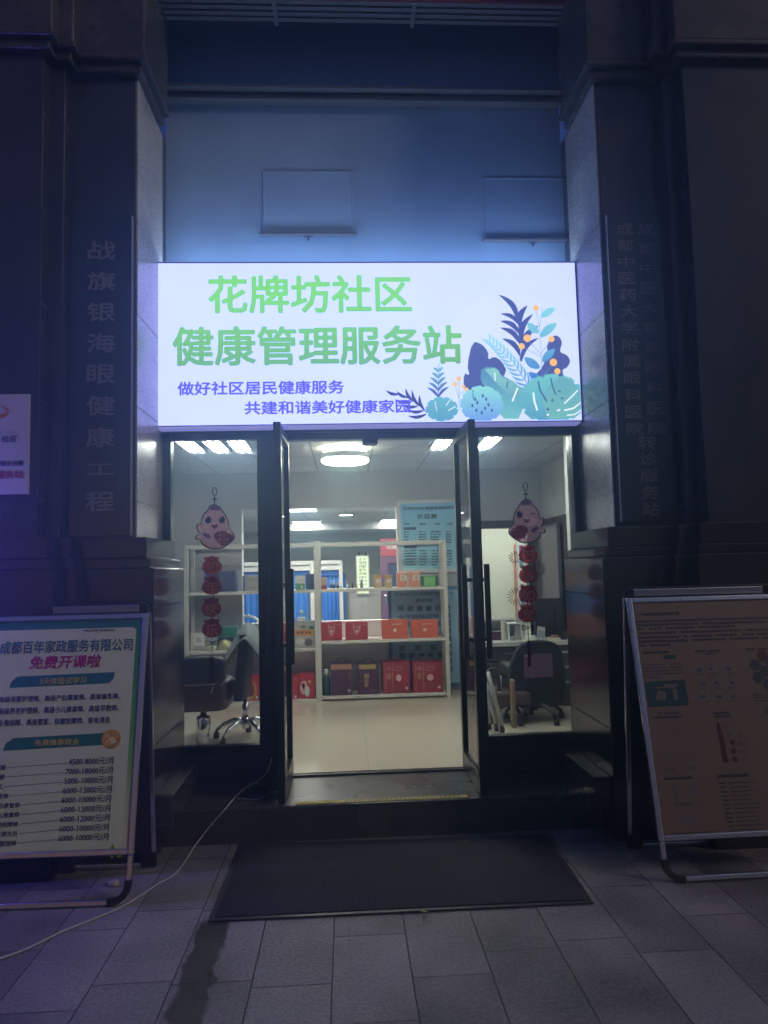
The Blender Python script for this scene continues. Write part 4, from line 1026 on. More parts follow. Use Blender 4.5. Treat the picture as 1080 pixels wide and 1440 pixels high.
for x0, x1 in ((xl_, xm_), (xm_, xr_)):
    B().box(x0 + .0225, x1 - .0225, YS + .003, YS + .031, ztop - .04, ztop - .003).build('top_rail', M_RACK, rk, bevel=.003)
    B().box(x0 + .0225, x1 - .0225, YB2 - .03, YB2 - .003, ztop - .04, ztop - .003).build('top_rail', M_RACK, rk, bevel=.003)

def card(name, r, g, b_, rough=.4): return mat('card_' + name, S(r, g, b_), rough, 0, .05, 25)
def carton(name, lab, cat, px0, px1, pyt, z, y, d, m, art=(), rot=0, group=None, lid=None):
    x0, _ = P(px0, pyt, y); x1, _ = P(px1, pyt, y); _, zt = P((px0 + px1) / 2, pyt, y); w = x1 - x0; h = zt - z
    t = thing(name, lab, cat, ((x0 + x1) / 2, y + d / 2, z), group)
    T = Matrix.Translation(((x0 + x1) / 2, y + d / 2, z)) @ Matrix.Rotation(R(rot), 4, 'Z') @ Matrix.Translation((-w / 2, -d / 2, 0))
    hh = h if not lid else h * (1 - lid[0])
    o = B().box(0, w, 0, d, .001, hh).build('carton', m, t, T, bevel=.003)
    if lid: B().box(-.002, w + .002, -.002, d + .002, hh, h).build('lid', lid[1], t, T, bevel=.004)
    for k, a in enumerate(art):
        y_ = -.0012 - .0006 * (k % 3) - (.0012 if lid else 0)
        b = B()
        if a[0] == 't': text(b, a[1], a[2] * w, a[3] * w, a[4] * h, a[5] * h, y_, a[7] if len(a) > 7 else .01); b.build('lettering', a[6], o, T)
        elif a[0] == 'r': b.rect(a[1] * w, a[2] * w, a[3] * h, a[4] * h, y_); b.build('printed_panel', a[5], o, T)
        elif a[0] == 'd': b.disc(a[1] * w, a[2] * h, a[3] * w, a[4] * h, y_); b.build('printed_mark', a[5], o, T)
        elif a[0] == 'p': b.poly([(x * w, zz * h) for x, zz in a[1]], y_); b.build('printed_mark', a[2], o, T)
        elif a[0] == 'l':
            pts = [(x * w, zz * h) for x, zz in a[1]]
            for q0, q1 in zip(pts, pts[1:]):
                l = math.hypot(q1[0] - q0[0], q1[1] - q0[1]) or 1; nx, nz_ = -(q1[1] - q0[1]) / l * .0025, (q1[0] - q0[0]) / l * .0025
                b.poly([(q0[0] + nx, q0[1] + nz_), (q0[0] - nx, q0[1] - nz_), (q1[0] - nx, q1[1] - nz_), (q1[0] + nx, q1[1] + nz_)], y_)
            b.build('printed_line', a[2], o, T)
        elif a[0] == 'h':                                         # a cord handle on top
            b.tube([(w * .5 + .06 * math.cos(q) , d * .5, h - .002 + .05 * math.sin(q)) for q in [math.pi * i / 10 for i in range(11)]], .004, 6); b.build('cord_handle', a[1], t, T, smooth=True)
    return t
PW, PG, PK = M_WHITEP, mat('gold_foil', (.60, .44, .16), .3, .5), mat('pink_print', (.72, .42, .44), .4)
DB = card('slate_blue', 62, 74, 110); GRY = card('warm_grey', 168, 165, 158); GRN = card('green', 88, 150, 92); RED = card('red', 178, 48, 62); RED2 = card('deep_red', 150, 32, 48); ORA = card('orange', 214, 96, 66); MAR = card('maroon', 84, 40, 74); CRM = card('cream', 212, 205, 190); GLD = card('gold', 196, 160, 92); PCH = card('peach', 226, 142, 110); BLU = card('blue_grey', 96, 118, 158)
y0 = YS + .04
carton('carton', 'slate blue carton on the top shelf behind the firework sticker', 'box', 287, 331, 803, zL[0], y0, .22, DB)
carton('carton', 'grey carton with fine printed lines on the top shelf, left of the door post', 'box', 341, 372, 809, zL[0], y0, .22, GRY, [('l', [(.2, .75), (.7, .75)], DB), ('l', [(.2, .2), (.6, .2)], DB), ('r', 0, .12, .02, .98, BLU)])
carton('medicine_box', 'small cream and green medicine box beside the left door handle', 'box', 415.5, 428.5, 810, zL[0], y0, .10, CRM, [('r', .0, 1, .01, .45, GRN), ('l', [(.3, .72), (.75, .72)], GRY), ('d', .68, .2, .1, .13, PW)])
carton('medicine_box', 'dark blue box with pale edges next to the cream and green box', 'box', 430, 436.5, 806.5, zL[0], y0, .10, BLU, [('r', .1, .9, .05, .95, DB)])
carton('medicine_box', 'narrow dark slate box squeezed against the rack post', 'box', 437, 441, 807, zL[0], y0, .12, DB)
carton('medicine_box', 'small box, grey above and red below, first on the right-hand top shelf', 'box', 451.5, 459.5, 812, zR[0], y0, .06, card('stone', 190, 170, 160), [('r', 0, 1, .01, .33, RED)])
def bottle(px, pyt, z, r, m, capm, lab, y=None, name='bottle', band=None, group=None):
    y = y or y0 + .05; x, zt = P(px, pyt, y); h = zt - z
    t = thing(name, lab, 'bottle', (x, y, z), group)
    B().lathe([(r * .9, z + .001), (r, z + .004), (r, z + h * .62), (r * .55, z + h * .74), (r * .45, z + h * .76)], x, y, 16).build('body', m, t, smooth=True)
    B().lathe([(r * .52, z + h * .76), (r * .52, z + h * .99), (r * .42, z + h)], x, y, 14).build('cap', capm, t, smooth=True)
    if band: B().lathe([(r * 1.015, z + h * .12), (r * 1.015, z + h * .5)], x, y, 16).build('label', band, t, smooth=True)
CLR = mat('clear_plastic', (.62, .64, .62), .2); BLK = mat('dark_cap', (.03, .03, .04), .4)
for i, (px, pt, lab) in enumerate(((465.5, 815.5, 'first of three short black-labelled bottles beside the grey and red box'), (469.5, 815.5, 'middle of three short black-labelled bottles on the top shelf'), (474.5, 816, 'last of three short black-labelled bottles, before the flat white tins'))):
    bottle(px, pt, zR[0], .0125, CLR, PW, lab, band=BLK, group='short black-labelled bottles')
bottle(488.5, 818.5, zR[0], .010, CLR, PW, 'tiny pale vial between the white tins and the black bottle')
bottle(495.7, 818.5, zR[0], .009, BLK, BLK, 'thin black bottle near the glowing eye chart')
bottle(502, 819.5, zR[0], .008, mat('yellow_plastic', (.60, .50, .20), .4), PW, 'tiny yellowish vial just left of the grey spray bottle')
bottle(508.3, 814.5, zR[0], .017, mat('grey_bottle', (.20, .22, .28), .35), mat('grey_cap', (.3, .32, .38), .4), 'tall grey spray bottle in front of the glowing eye chart')
for i, (px, lab) in enumerate(((479.5, 'flat white tin beside the short black-labelled bottles'), (491, 'flat grey tin beside the thin black bottle'))):
    x, _ = P(px, 825, y0 + .05); r_ = (.022, .012)[i]
    t = thing('tin', lab, 'tin', (x, y0 + .05, zR[0])); B().lathe([(r_, zR[0] + .001), (r_, zR[0] + .022)], x, y0 + .05, 18).build('body', (PW, mat('grey_bottle', (.2, .22, .28), .35))[i], t); B().lathe([(r_ * 1.04, zR[0] + .0225), (r_ * 1.04, zR[0] + .032), (r_ * .9, zR[0] + .034)], x, y0 + .05, 18).build('lid', M_ALU, t)
for a, b2, lab in ((526, 536.5, 'gold and white carton just right of the eye chart'), (541, 551.5, 'gold and white carton next to the orange and white boxes')):
    carton('gift_carton', lab, 'box', a, b2, 808.5, zR[0], y0, .10, GLD, [('r', .2, .9, .12, .68, CRM), ('r', .3, .8, .2, .36, GLD)])
for a, b2, lab in ((558, 571.5, 'orange and white box left of its twin on the top shelf'), (576, 589.5, 'orange and white box beside the green box')):
    carton('gift_carton', lab, 'box', a, b2, 803.5, zR[0], y0, .10, PCH, [('r', .3, 1.0, .42, .78, CRM), ('d', .66, .58, .13, .1, GLD), ('r', .1, .9, .9, .97, CRM)])
carton('gift_carton', 'bright green box at the right end of the top shelf', 'box', 592, 616, 809.5, zR[0], y0, .10, GRN, [('r', .18, .82, .12, .86, card('lime', 130, 190, 110)), ('r', .46, .5, .12, .86, GRN), ('r', 0, .16, .08, .92, card('pine', 40, 96, 70)), ('r', .84, 1, .08, .92, card('pine', 40, 96, 70))])
# second row, right bay
for a, b2, lab in ((451, 480.5, 'red gift box with a white shield line, next to the middle rack post'), (485.5, 517, 'red gift box with a white shield line, nearer the orange boxes')):
    carton('gift_box', lab, 'box', a, b2, 875, zR[1], y0, .16, RED, [('l', [(.36, .92), (.38, .62), (.42, .42), (.5, .28), (.58, .42), (.64, .62), (.66, .92)], PW), ('l', [(.36, .72), (.66, .72)], PW), ('d', .51, .50, .05, .07, PW), ('r', .78, .94, .86, .89, PW)], group=None)
for a, b2, lab in ((537, 573, 'orange gift box with a white lotus, left of its twin'), (578.5, 615.5, 'orange gift box with a white lotus, nearest the rack end')):
    carton('gift_box', lab, 'box', a, b2, 872, zR[1], y0, .16, ORA, [('r', .24, .36, .76, .82, BLK), ('r', .38, .80, .76, .80, PW), ('p', [(.41, .45), (.45, .40), (.55, .40), (.59, .45), (.55, .50), (.5, .58), (.45, .50)], PW), ('r', .43, .57, .36, .38, PW)])
# bottom row, right bay
t = thing('wine_bottle', 'dark green square-shouldered bottle on the bottom shelf beside the rack post', 'bottle', (0, 0, 0))
bpy.data.objects.remove(t)
bottle(458.5, 941, zR[2], .047, mat('deep_green_glass', (.012, .06, .07), .2), PW, 'big dark green bottle with gold marks standing beside the rack post', y=y0 + .06, name='wine_bottle')
carton('gift_tin', 'maroon box with a tan band on the bottom shelf next to the green bottle', 'box', 465.5, 494, 933, zR[2], y0, .20, MAR, [('r', 0, 1, .81, .97, card('tan', 176, 130, 110)), ('h', BLK), ('r', .80, .93, .1, .18, PW), ('l', [(.88, .72), (.92, .6), (.88, .5)], PG), ('d', .45, .5, .05, .05, DB)])
carton('gift_tin', 'maroon box with gold calligraphy and a gold band', 'box', 503, 532.5, 933, zR[2], y0, .20, MAR, [('r', .06, .86, .82, .97, PG), ('h', BLK), ('t', '裕', .28, .56, .53, .68, PG, .02), ('t', '松', .32, .50, .38, .51, PG, .02), ('t', '祥', .30, .46, .23, .37, PG, .02), ('l', [(.5, .22), (.65, .1), (.85, .12)], PG)])
for a, b2, lab in ((538, 576, 'deep red carton marked with a zero, left of its twin'), (580, 622, 'deep red carton marked with a zero, at the right end of the bottom shelf')):
    carton('gift_carton', lab, 'box', a, b2, 931.5, zR[2], y0, .24, RED2, [('l', [(.10, .0), (.10, 1)], PK), ('l', [(.36, .0), (.36, 1)], PK), ('t', '0', .16, .28, .46, .66, PG, .03), ('t', '家', .17, .30, .76, .86, PK, .01), ('l', [(.42, .78), (.55, .86), (.75, .84), (.70, .74), (.45, .74), (.42, .78)], PK), ('d', .58, .50, .11, .11, PK), ('d', .58, .50, .06, .06, RED2), ('r', .82, .92, .13, .2, PW), ('d', .62, .20, .14, .1, card('rust', 140, 60, 50)), ('h', PK)])
# left bay
carton('gift_carton', 'bright red box on the bottom shelf behind the left door handle', 'box', 405, 419.5, 951, zL[2], y0, .22, RED, [('r', .6, .8, .06, .18, PW), ('l', [(.1, .9), (.9, .9)], PK)])
carton('gift_carton', 'large red gift box with pink figures, left of the middle rack post', 'box', 420, 443, 948, zL[2], y0 + .02, .24, RED, [('d', .30, .45, .24, .28, PK), ('d', .50, .30, .16, .22, PW), ('d', .66, .70, .09, .08, PG), ('d', .28, .52, .1, .12, RED2)])
carton('gift_carton', 'red gift box with a gold medallion, low behind the office chair', 'box', 333, 372, 951, zL[2], y0, .24, RED, [('d', .45, .45, .28, .4, PG), ('d', .45, .45, .2, .3, RED2), ('r', .68, .76, .08, .2, PW)])
carton('gift_carton', 'small plain red box under the draped jacket', 'box', 308, 331, 962, zL[2], y0 - .01, .2, RED2, [('r', .7, .85, .1, .25, PW)])
carton('gift_carton', 'red box seen in the slit between door post and door leaf', 'box', 380, 401, 950, zL[2], y0, .2, RED, [('r', .5, .7, .08, .2, PW)])
carton('herb_bag', 'clear bag of herbs with an orange label on the second shelf', 'bag', 413, 442, 873, zL[1], y0, .10, mat('bag_film', (.42, .41, .38), .15), [('r', .04, .96, .46, .66, card('amber', 212, 140, 66)), ('r', .14, .28, .53, .60, BLK), ('r', .34, .46, .53, .60, BLK), ('r', .54, .66, .53, .60, BLK), ('r', .72, .84, .53, .60, BLK), ('d', .3, .25, .22, .12, card('silver', 200, 198, 190)), ('d', .7, .2, .2, .14, card('ash', 92, 90, 88)), ('d', .46, .78, .12, .04, BLK), ('d', .85, .74, .12, .06, card('pine', 40, 96, 70))])
carton('picture_frame', 'pale box with a white picture panel at the left end of the second shelf', 'box', 268, 288, 891, zL[1], y0, .10, CRM, [('r', .28, .9, .35, .9, PW), ('r', .4, .75, .5, .78, GRY), ('r', .2, 1, .05, .3, GRY)])
carton('gift_carton', 'green box behind the lowest lucky bag', 'box', 307, 333, 882, zL[1], y0 + .14, .10, card('jade', 52, 128, 104), [('d', .5, .5, .1, .1, CRM)])
carton('gift_carton', 'dark navy box in front of the green box', 'box', 306, 328, 896, zL[1], y0 + .06, .06, card('navy', 40, 46, 84))
def pouch(px, py, r, h, m, lab, z=None):
    x, _ = P(px, py, y0 + .05); z = zL[1]
    b = B()
    def f(u, v):
        a = 2 * math.pi * u; th = math.pi / 2 * v; k = 1 + .12 * math.sin(5 * a) * (1 - v) + .05 * math.sin(11 * a + 3 * v)
        return Vector((x + r * k * math.cos(a) * math.cos(th), y0 + .06 + .055 * k * math.sin(a) * math.cos(th), z + .001 + h * math.sin(th) * (1 + .1 * math.sin(3 * a))))
    b.grid(f, 28, 8); return tag(b.build('snack_pouch', m, smooth=True, loc=(x, y0 + .06, z)), lab, 'pouch')
pouch(295, 913, .095, .075, mat('pale_foil', (.50, .49, .40), .25, .3), 'crinkled pale pouch lying behind the tassel')
pouch(316, 911, .10, .11, mat('yellow_foil', (.52, .47, .26), .22, .4), 'shiny yellow pouch beside the draped jacket')
x, zt = P(351, 878, y0 + .12)
t = thing('glass_dome', 'clear domed jar of dark dried herbs above the draped jacket', 'jar', (x, y0 + .12, zL[1]))
B().lathe([(.085, zL[1] + .002), (.09, zL[1] + .11), (.075, zL[1] + .16), (.03, zL[1] + .185)], x, y0 + .12, 22).build('glass', glass('jar_glass', (.9, .95, .95)), t, smooth=True)
b = B(); rd = random.Random(3)
for i in range(60):
    a = rd.uniform(0, 6.28); r_ = rd.uniform(0, .07); zz = zL[1] + rd.uniform(.01, .12); xx, yy = x + r_ * math.cos(a), y0 + .12 + r_ * math.sin(a)
    b.tube([(xx, yy, zz), (xx + rd.uniform(-.03, .03), yy + rd.uniform(-.02, .02), zz + rd.uniform(-.01, .02))], .004, 5)
b.build('dried_herbs', mat('herb', (.06, .05, .045), .7, 0, .4, 40), t)
carton('gift_carton', 'crimson printed box in the slit left of the door leaf', 'box', 378, 402, 877, zL[1], y0, .16, RED2, [('d', .4, .3, .2, .2, PG), ('d', .6, .6, .2, .15, card('ash', 92, 90, 88))])

# boards leaning on the wall behind the rack
def wallboard(lab, px0, px1, pyt, pyb, y, m, edge):
    x0, zt = P(px0, pyt, y); x1, _ = P(px1, pyt, y); _, zb = P(px0, pyb, y)
    t = thing('notice_board', lab, 'notice board', ((x0 + x1) / 2, y, zb))
    B().box(x0, x1, y, y + .02, zb, zt).build('frame', edge, t, bevel=.003)
    B().rect(x0 + .04, x1 - .04, zb + .04, zt - .04, y - .0015).build('print', m, t)
    return t
PB = gradient_mat('price_print', S(165, 222, 236), S(130, 190, 226), 1.6, 2.4)
YW = 3.385
pbd = wallboard('pale blue price list board with a white edge on the wall above the rack', 558, 655, 703.5, 806.5, YW, PB, mat('board_edge', (.60, .60, .62), .4))
b = B()
def wt(t, bl, tr, bold=.015):
    x0, z0 = P(*bl, YW - .003); x1, z1 = P(*tr, YW - .003); text(b, t, x0, x1, z0, z1, YW - .003, bold)
wt('花牌坊社区健康管理服务站', (567, 717.5), (641, 711.5)); wt('价目表', (586.5, 730), (614.5, 722.5), .03)
wt('项目', (568, 739), (575.5, 735.2)); wt('单次', (590, 739), (598.5, 735.2)); wt('疗程', (610.5, 738.6), (618.5, 735)); wt('次数', (628, 738.6), (636, 735))
for r_ in range(11):
    py = 748 + r_ * 3.7 if r_ < 5 else 774.5 + (r_ - 5) * 3.95
    for c_, (xa_, wd) in enumerate(((568, 7 if r_ < 5 else 16), (589, 10), (606, 14 if r_ < 5 else 9), (627, 8))):
        px_ = xa_ + (0 if r_ < 5 else 1); x0, zc = P(px_, py, YW - .003); x1, _ = P(px_ + wd, py, YW - .003)
        boldbars(b, x0, x1, zc, .017, YW - .003, r_ * 5 + c_, .08, 4 if wd < 9 else 7)
b.build('lettering', mat('deep_navy_ink', (.02, .03, .09), .5), pbd)
b = B()
for (xa_, xb_, py) in ((567.5, 585, 743.4), (568.5, 586, 769.6)): x0, zc = P(xa_, py, YW - .003); x1, _ = P(xb_, py, YW - .003); b.poly(rounded(x0, x1, zc - .016, zc + .016, .008), YW - .003)
b.build('tab', mat('navy_tab', (.05, .06, .16), .4), pbd)
svc = wallboard('slate blue services board with large black characters standing behind the rack', 545, 660, 826.5, 968, YW, mat('service_print', S(150, 190, 215), .45, 0, .06, 4), mat('service_edge', (.06, .14, .32), .4))
b = B()
def v6(zx, zy): return zx / 6.86 + 530, zy / 6.86 + 790
wt('花牌坊社区健康管理服务站', v6(165, 330), v6(735, 285), .012); wt('服务项目', v6(378, 392), v6(536, 355), .032)
for k, ch in enumerate('眼部健康护'): wt(ch, v6(205 + k * 89, 478 - k * 1), v6(262 + k * 89, 425 - k), .032)
wt('全年龄段近视', v6(205, 555), v6(600, 500), .025); wt('管', v6(640, 548), v6(695, 496), .025)
wt('眼', v6(280, 632), v6(330, 578), .025); wt('周', v6(565, 625), v6(615, 572), .025)
for k, ch in enumerate('家政服'): wt(ch, v6(215 + k * 150, 862 - k * 3), v6(276 + k * 150, 806 - k * 3), .032)
for k, ch in enumerate('居家养老服'): wt(ch, v6(216 + k * 92, 936 - k * 3), v6(275 + k * 92, 880 - k * 3), .032)
for k, ch in enumerate('理理理理理务务务务'): wt(ch, v6(670 + k * 3.5, 470 + k * 73.5), v6(706 + k * 3.5, 418 + k * 73.5), .032)
b.build('lettering', M_INK, svc)

# ------------------------------------------------------------------ treatment room beyond the opening
CUR = mat('blue_curtain', S(70, 140, 225), .8, 0, .06, 12)
def curtain(px0, px1, pyt, y, lab, amp=.03, n=11):
    x0, zt = P(px0, pyt, y); x1, _ = P(px1, pyt, y); zb = ZF + .25
    t = thing('curtain', lab, 'curtain', ((x0 + x1) / 2, y, zb))
    b = B(); b.grid(lambda u, v: Vector((x0 + (x1 - x0) * u, y + amp * math.sin(2 * math.pi * n * u + .7 * math.sin(9 * u)) * (.5 + .5 * (1 - v)), zb + (zt - zb) * v)), n * 10, 6)
    b.build('drape', CUR, t, smooth=True, solid=.004)
    b = B().box(x0 - .02, x1 + .02, y - .03, y + .03, zt - .07, zt - .005) if False else B().box(x0, x1, y - .045, y - .04, zt - .075, zt)
    b.build('valance', mat('valance', S(52, 110, 200), .8), t)
curtain(341, 434, 803.5, 5.3, 'pleated blue curtain left of the white frame post, behind the rack')
curtain(447, 477, 802.5, 5.3, 'pleated blue curtain between two white frame posts', n=5)
curtain(481, 486, 806, 5.45, 'narrow fold of blue curtain beside the white cabinet', .02, 1)
wf = thing('cubicle_screen', 'white metal cubicle screen carrying the blue curtains', 'frame', (-.8, 5.25, ZF))
WF = mat('white_enamel', (.75, .76, .74), .35)
for px in (371, 438.5, 479.0):
    x, zt = P(px, 789, 5.2); B().box(x - .026, x + .026, 5.18, 5.23, ZF, zt).build('post', WF, wf, bevel=.004)
for pa_, pb_ in ((790.5, 794), (798, 802)):
    x0, zt = P(340, pa_, 5.2); x1, _ = P(479, pa_, 5.2); _, zb = P(440, pb_, 5.2); B().box(x0, x1, 5.185, 5.225, zb, zt - .004).build('rail', WF, wf, bevel=.003)
x0, zt = P(489.5, 834, 5.6); x1, _ = P(536, 834, 5.6)
t = thing('cabinet', 'white two-door cabinet below the glowing eye chart', 'cabinet', ((x0 + x1) / 2, 5.8, ZF))
b = B().box(x0, x1, 5.6, 6.0, ZF, zt); b.build('body', mat('cabinet_white', (.62, .62, .60), .4), t, bevel=.004)
xm = P(507.5, 834, 5.6)[0]
for a, c_ in ((x0 + .01, xm - .003), (xm + .003, x1 - .01)): B().box(a, c_, 5.585, 5.599, ZF + .05, zt - .01).build('door', mat('cabinet_door', (.66, .66, .64), .35), t, bevel=.002)
x0, zt = P(502, 783, 5.5); x1, zb = P(518.5, 833.8, 5.5)
t = thing('eye_chart', 'tall glowing eye test chart with rows of small letters', 'eye chart', ((x0 + x1) / 2, 5.55, zb))
B().box(x0 - .02, x1 + .02, 5.505, 5.56, zb - .02, zt + .02).build('casing', WF, t, bevel=.004)
B().rect(x0, x1, zb, zt, 5.503).build('lit_panel', lampmat('chart_glow', S(222, 250, 180), .36), t)
b = B(); h = zt - zb; w = x1 - x0
for r_, (n_, s_) in enumerate(((2, .032), (2, .046), (2, .042), (2, .038), (3, .034), (3, .03), (3, .026), (4, .02), (4, .016))):
    for k in range(n_):
        cx = x0 + w * (k + 1) / (n_ + 1) ; cz = zt - .04 - r_ * h * .098
        text(b, 'EWM'[(k + r_) % 3], cx - s_ / 2, cx + s_ / 2, cz - s_ / 2, cz + s_ / 2, 5.501, .02)
b.build('lettering', mat('chart_ink', (.12, .16, .12), .6), t)
B().disc(x0 + w * .72, zb + .035, .02, .014, 5.5).build('red_mark', mat('chart_red', (.7, .10, .032), .5, emit=(.7, .12, .032), estr=.6, sample=False), t)
for px in (505, 514): x, z = P(px, 779.5, 5.53); B().box(x - .012, x + .012, 5.50, 5.555, zt + .02, zt + .07).build('hanger', BLK, t)
# red door lintel sign and plum door in the rear room
x0, zt = P(534.5, 757.5, 4.9); x1 = 1.19; _, zb = P(540, 782, 4.9)
t = thing('door_sign', 'red sign with pale characters above the plum door of the rear room', 'sign', ((x0 + x1) / 2, 4.9, zb))
B().box(x0, x1, 4.9, 4.96, zb, zt).build('board', mat('sign_red', S(176, 70, 84), .5), t, bevel=.003)
b = B(); a0 = P(544, 772.5, 4.898); a1 = P(592, 766, 4.898); text(b, '花牌坊社区健康', a0[0], a1[0], a0[1], a1[1], 4.898, .015); b.build('lettering', M_WHITEP, t)
_, zm = P(540, 762, 4.898); B().rect(x0, x1, zm - .012, zm + .012, 4.8985).build('stripe', mat('sign_wine', S(140, 50, 70), .5), t)
t = thing('inner_door', 'plum framed door with a dark blue pane under the red sign', 'door', ((x0 + x1) / 2, 4.92, ZF))
b = B().box(x0, x0 + .10, 4.91, 4.98, ZF, zb - .002).box(x1 - .06, x1, 4.91, 4.98, ZF, zb - .002).box(x0 + .1, x1 - .06, 4.91, 4.98, zb - .10, zb - .002); b.build('frame', mat('plum_frame', S(112, 78, 108), .4), t, bevel=.004)
B().box(x0 + .1, x1 - .06, 4.94, 4.96, ZF, zb - .10).build('pane', mat('blue_pane', S(66, 76, 108), .2), t)
x, z = P(541.5, 842, 4.9); B().box(x - .012, x + .02, 4.885, 4.909, z - .05, z + .05).build('handle', M_CHROME, t, bevel=.004)
# plant and lamp on the opening's sill
x, zb = opx0, opz1
px, py = 424, 866; x, z = P(px, py, WY + .05)
t = thing('potted_plant', 'small leafy plant with a white flower on the sill beside the rack post', 'plant', (x, WY + .07, opz0))
B().lathe([(.04, opz0 + .001), (.055, opz0 + .05), (.05, opz0 + .055)], x, WY + .07, 16).build('pot', mat('pot_white', (.6, .6, .58), .4), t, smooth=True)
b = B(); rd = random.Random(11)
for i in range(46):
    a = rd.uniform(0, 6.28); el = rd.uniform(.1, 1.3); l = rd.uniform(.03, .032); c = Vector((x + .085 * math.cos(a) * math.cos(el) * rd.uniform(.3, 1.1), WY + .07 + .05 * math.sin(a) * math.cos(el), opz0 + .06 + .05 * math.sin(el) * rd.uniform(.6, 1.2)))
    d = Vector((math.cos(a), math.sin(a) * .6, rd.uniform(-.2, .6))).normalized(); s_ = d.cross(Vector((0, 0, 1))).normalized() * l * .35
    vs = [b.bm.verts.new(q_) for q_ in (c, c + d * l * .5 + s_, c + d * l, c + d * l * .5 - s_)]; b.bm.faces.new(vs)
b.build('foliage', mat('plant_leaf', (.06, .16, .06), .5, 0, .4, 30), t)
B().lathe([(.004, opz0 + .10), (.016, opz0 + .115), (.018, opz0 + .13), (.006, opz0 + .14)], x, WY + .03, 10).build('flower', PW, t, smooth=True)
x, z = P(347, 872, WY + .06); pts = [Vector((x + .13 * math.cos(a), WY + .07, opz0 + .01 + .075 * math.sin(a))) for a in [math.pi * i / 12 for i in range(13)]]
tag(B().tube(pts, .014, 10).build('white_hoop', WF, smooth=True, loc=(x, WY + .07, opz0)), 'white bent hoop on the sill in front of the left blue curtain', 'hoop')
x, z = P(381, 848, WY + .3); zz = opz0
t = thing('desk_lamp', 'pink and orange bent lamp glimpsed between the door post and door leaf', 'lamp', (x, WY + .3, ZF + .75))
B().tube(spline([Vector((x - .0, WY + .3, ZF + .75)), Vector((x + .02, WY + .3, zz + .05)), Vector((x + .035, WY + .3, z - .02)), Vector((x + .02, WY + .3, z + .03))]), .012, 10).build('stem', mat('pink_plastic', (.72, .42, .38), .4), t, smooth=True)
B().lathe([(.05, z - .03), (.045, z), (.02, z + .03)], x, WY + .3, 18).build('shade', mat('orange_plastic', (.75, .38, .16), .4), t, smooth=True)
# ------------------------------------------------------------------ chairs, desk and small things behind the windows
LEATH = mat('black_leather', (.020, .021, .026), .38, 0, .2, 60, .2); BRN = mat('brown_leather', (.085, .05, .045), .4, 0, .2, 40, .2)
def star_base(t, x, y, r, m, a0, arms=5):
    b = B()
    for k in range(arms):
        a = a0 + 2 * math.pi * k / arms; ca, sa = math.cos(a), math.sin(a)
        b.tube([(x, y, ZF + .15), (x + r * .35 * ca, y + r * .35 * sa, ZF + .165), (x + r * .75 * ca, y + r * .75 * sa, ZF + .125), (x + r * ca, y + r * sa, ZF + .075)], [.028, .022, .019, .016], 8)
    b.lathe([(.032, ZF + .10), (.034, ZF + .19)], x, y, 14); b.build('star_base', m, t, smooth=True)
    B().lathe([(.026, ZF + .19), (.026, ZF + .30), (.018, ZF + .30), (.018, ZF + .40)], x, y, 14).build('gas_column', M_CHROME, t, smooth=True)
    for k in range(arms):
        a = a0 + 2 * math.pi * k / arms; cx, cy = x + r * math.cos(a), y + r * math.sin(a)
        c_ = B(); c_.tube([(cx - .02, cy, ZF + .031), (cx - .004, cy, ZF + .031)], .03, 12); c_.tube([(cx + .004, cy, ZF + .031), (cx + .02, cy, ZF + .031)], .03, 12); c_.tube([(cx, cy, ZF + .05), (cx, cy, ZF + .085)], .010, 8); c_.build('castor', M_PLASTIC, t)
def cushion(b, x0, x1, y0_, y1_, z0_, z1_, p=2.6, n=24):
    cx, cy, cz = (x0 + x1) / 2, (y0_ + y1_) / 2, (z0_ + z1_) / 2
    def sg_(v, e): return math.copysign(abs(v) ** e, v)
    e = 2 / p / 1.4
    b.grid(lambda u, v: Vector((cx + (x1 - x0) / 2 * sg_(math.cos(math.pi * (v - .5)), e) * sg_(math.cos(2 * math.pi * u), e), cy + (y1_ - y0_) / 2 * sg_(math.cos(math.pi * (v - .5)), e) * sg_(math.sin(2 * math.pi * u), e), cz + (z1_ - z0_) / 2 * sg_(math.sin(math.pi * (v - .5)), e))), n, 14)
YC = 1.35
xc, _ = P(322, 1020, YC)
t = thing('office_chair', 'chrome-based brown leather office chair with a grey jacket over its back', 'chair', (xc, YC, ZF))
star_base(t, xc + .14, YC, .27, M_CHROME, .35)
x0, zt = P(246, 942, YC); x1, zb = P(322, 994, YC)
b = B(); cushion(b, x0 - .12, x1 + .04, YC - .28, YC + .24, zb, zb + .26, 4); b.build('seat', BRN, t, smooth=True)
_, za_ = P(270, 922, YC - .27); _, zb_ = P(270, 953, YC - .27); xa_, _ = P(249, 935, YC - .27); xb_, _ = P(318, 935, YC - .27)
b = B(); cushion(b, xa_, xb_, YC - .36, YC - .26, zb_ - .05, za_, 3.2); b.build('arm_pad', LEATH, t, smooth=True)
xA, zA = P(317, 900, YC); xB_, zB_ = P(352, 962, YC)
b = B()
def fback(u, v):
    a = 2 * math.pi * u
    zz = zB_ - .10 + (zA - zB_ + .16) * v; lean = .16 * (v - .3); k = 1 - .18 * abs(v - .45) ** 1.5
    sx_ = math.copysign(abs(math.cos(a)) ** .6, math.cos(a)); sy_ = math.copysign(abs(math.sin(a)) ** .6, math.sin(a))
    return Vector(((xA + xB_) / 2 + .055 + lean * .3 + .055 * sx_, YC - .02 + .25 * k * sy_, zz))
b.grid(fback, 32, 12); b.build('backrest', LEATH, t, smooth=True)
jk = B()
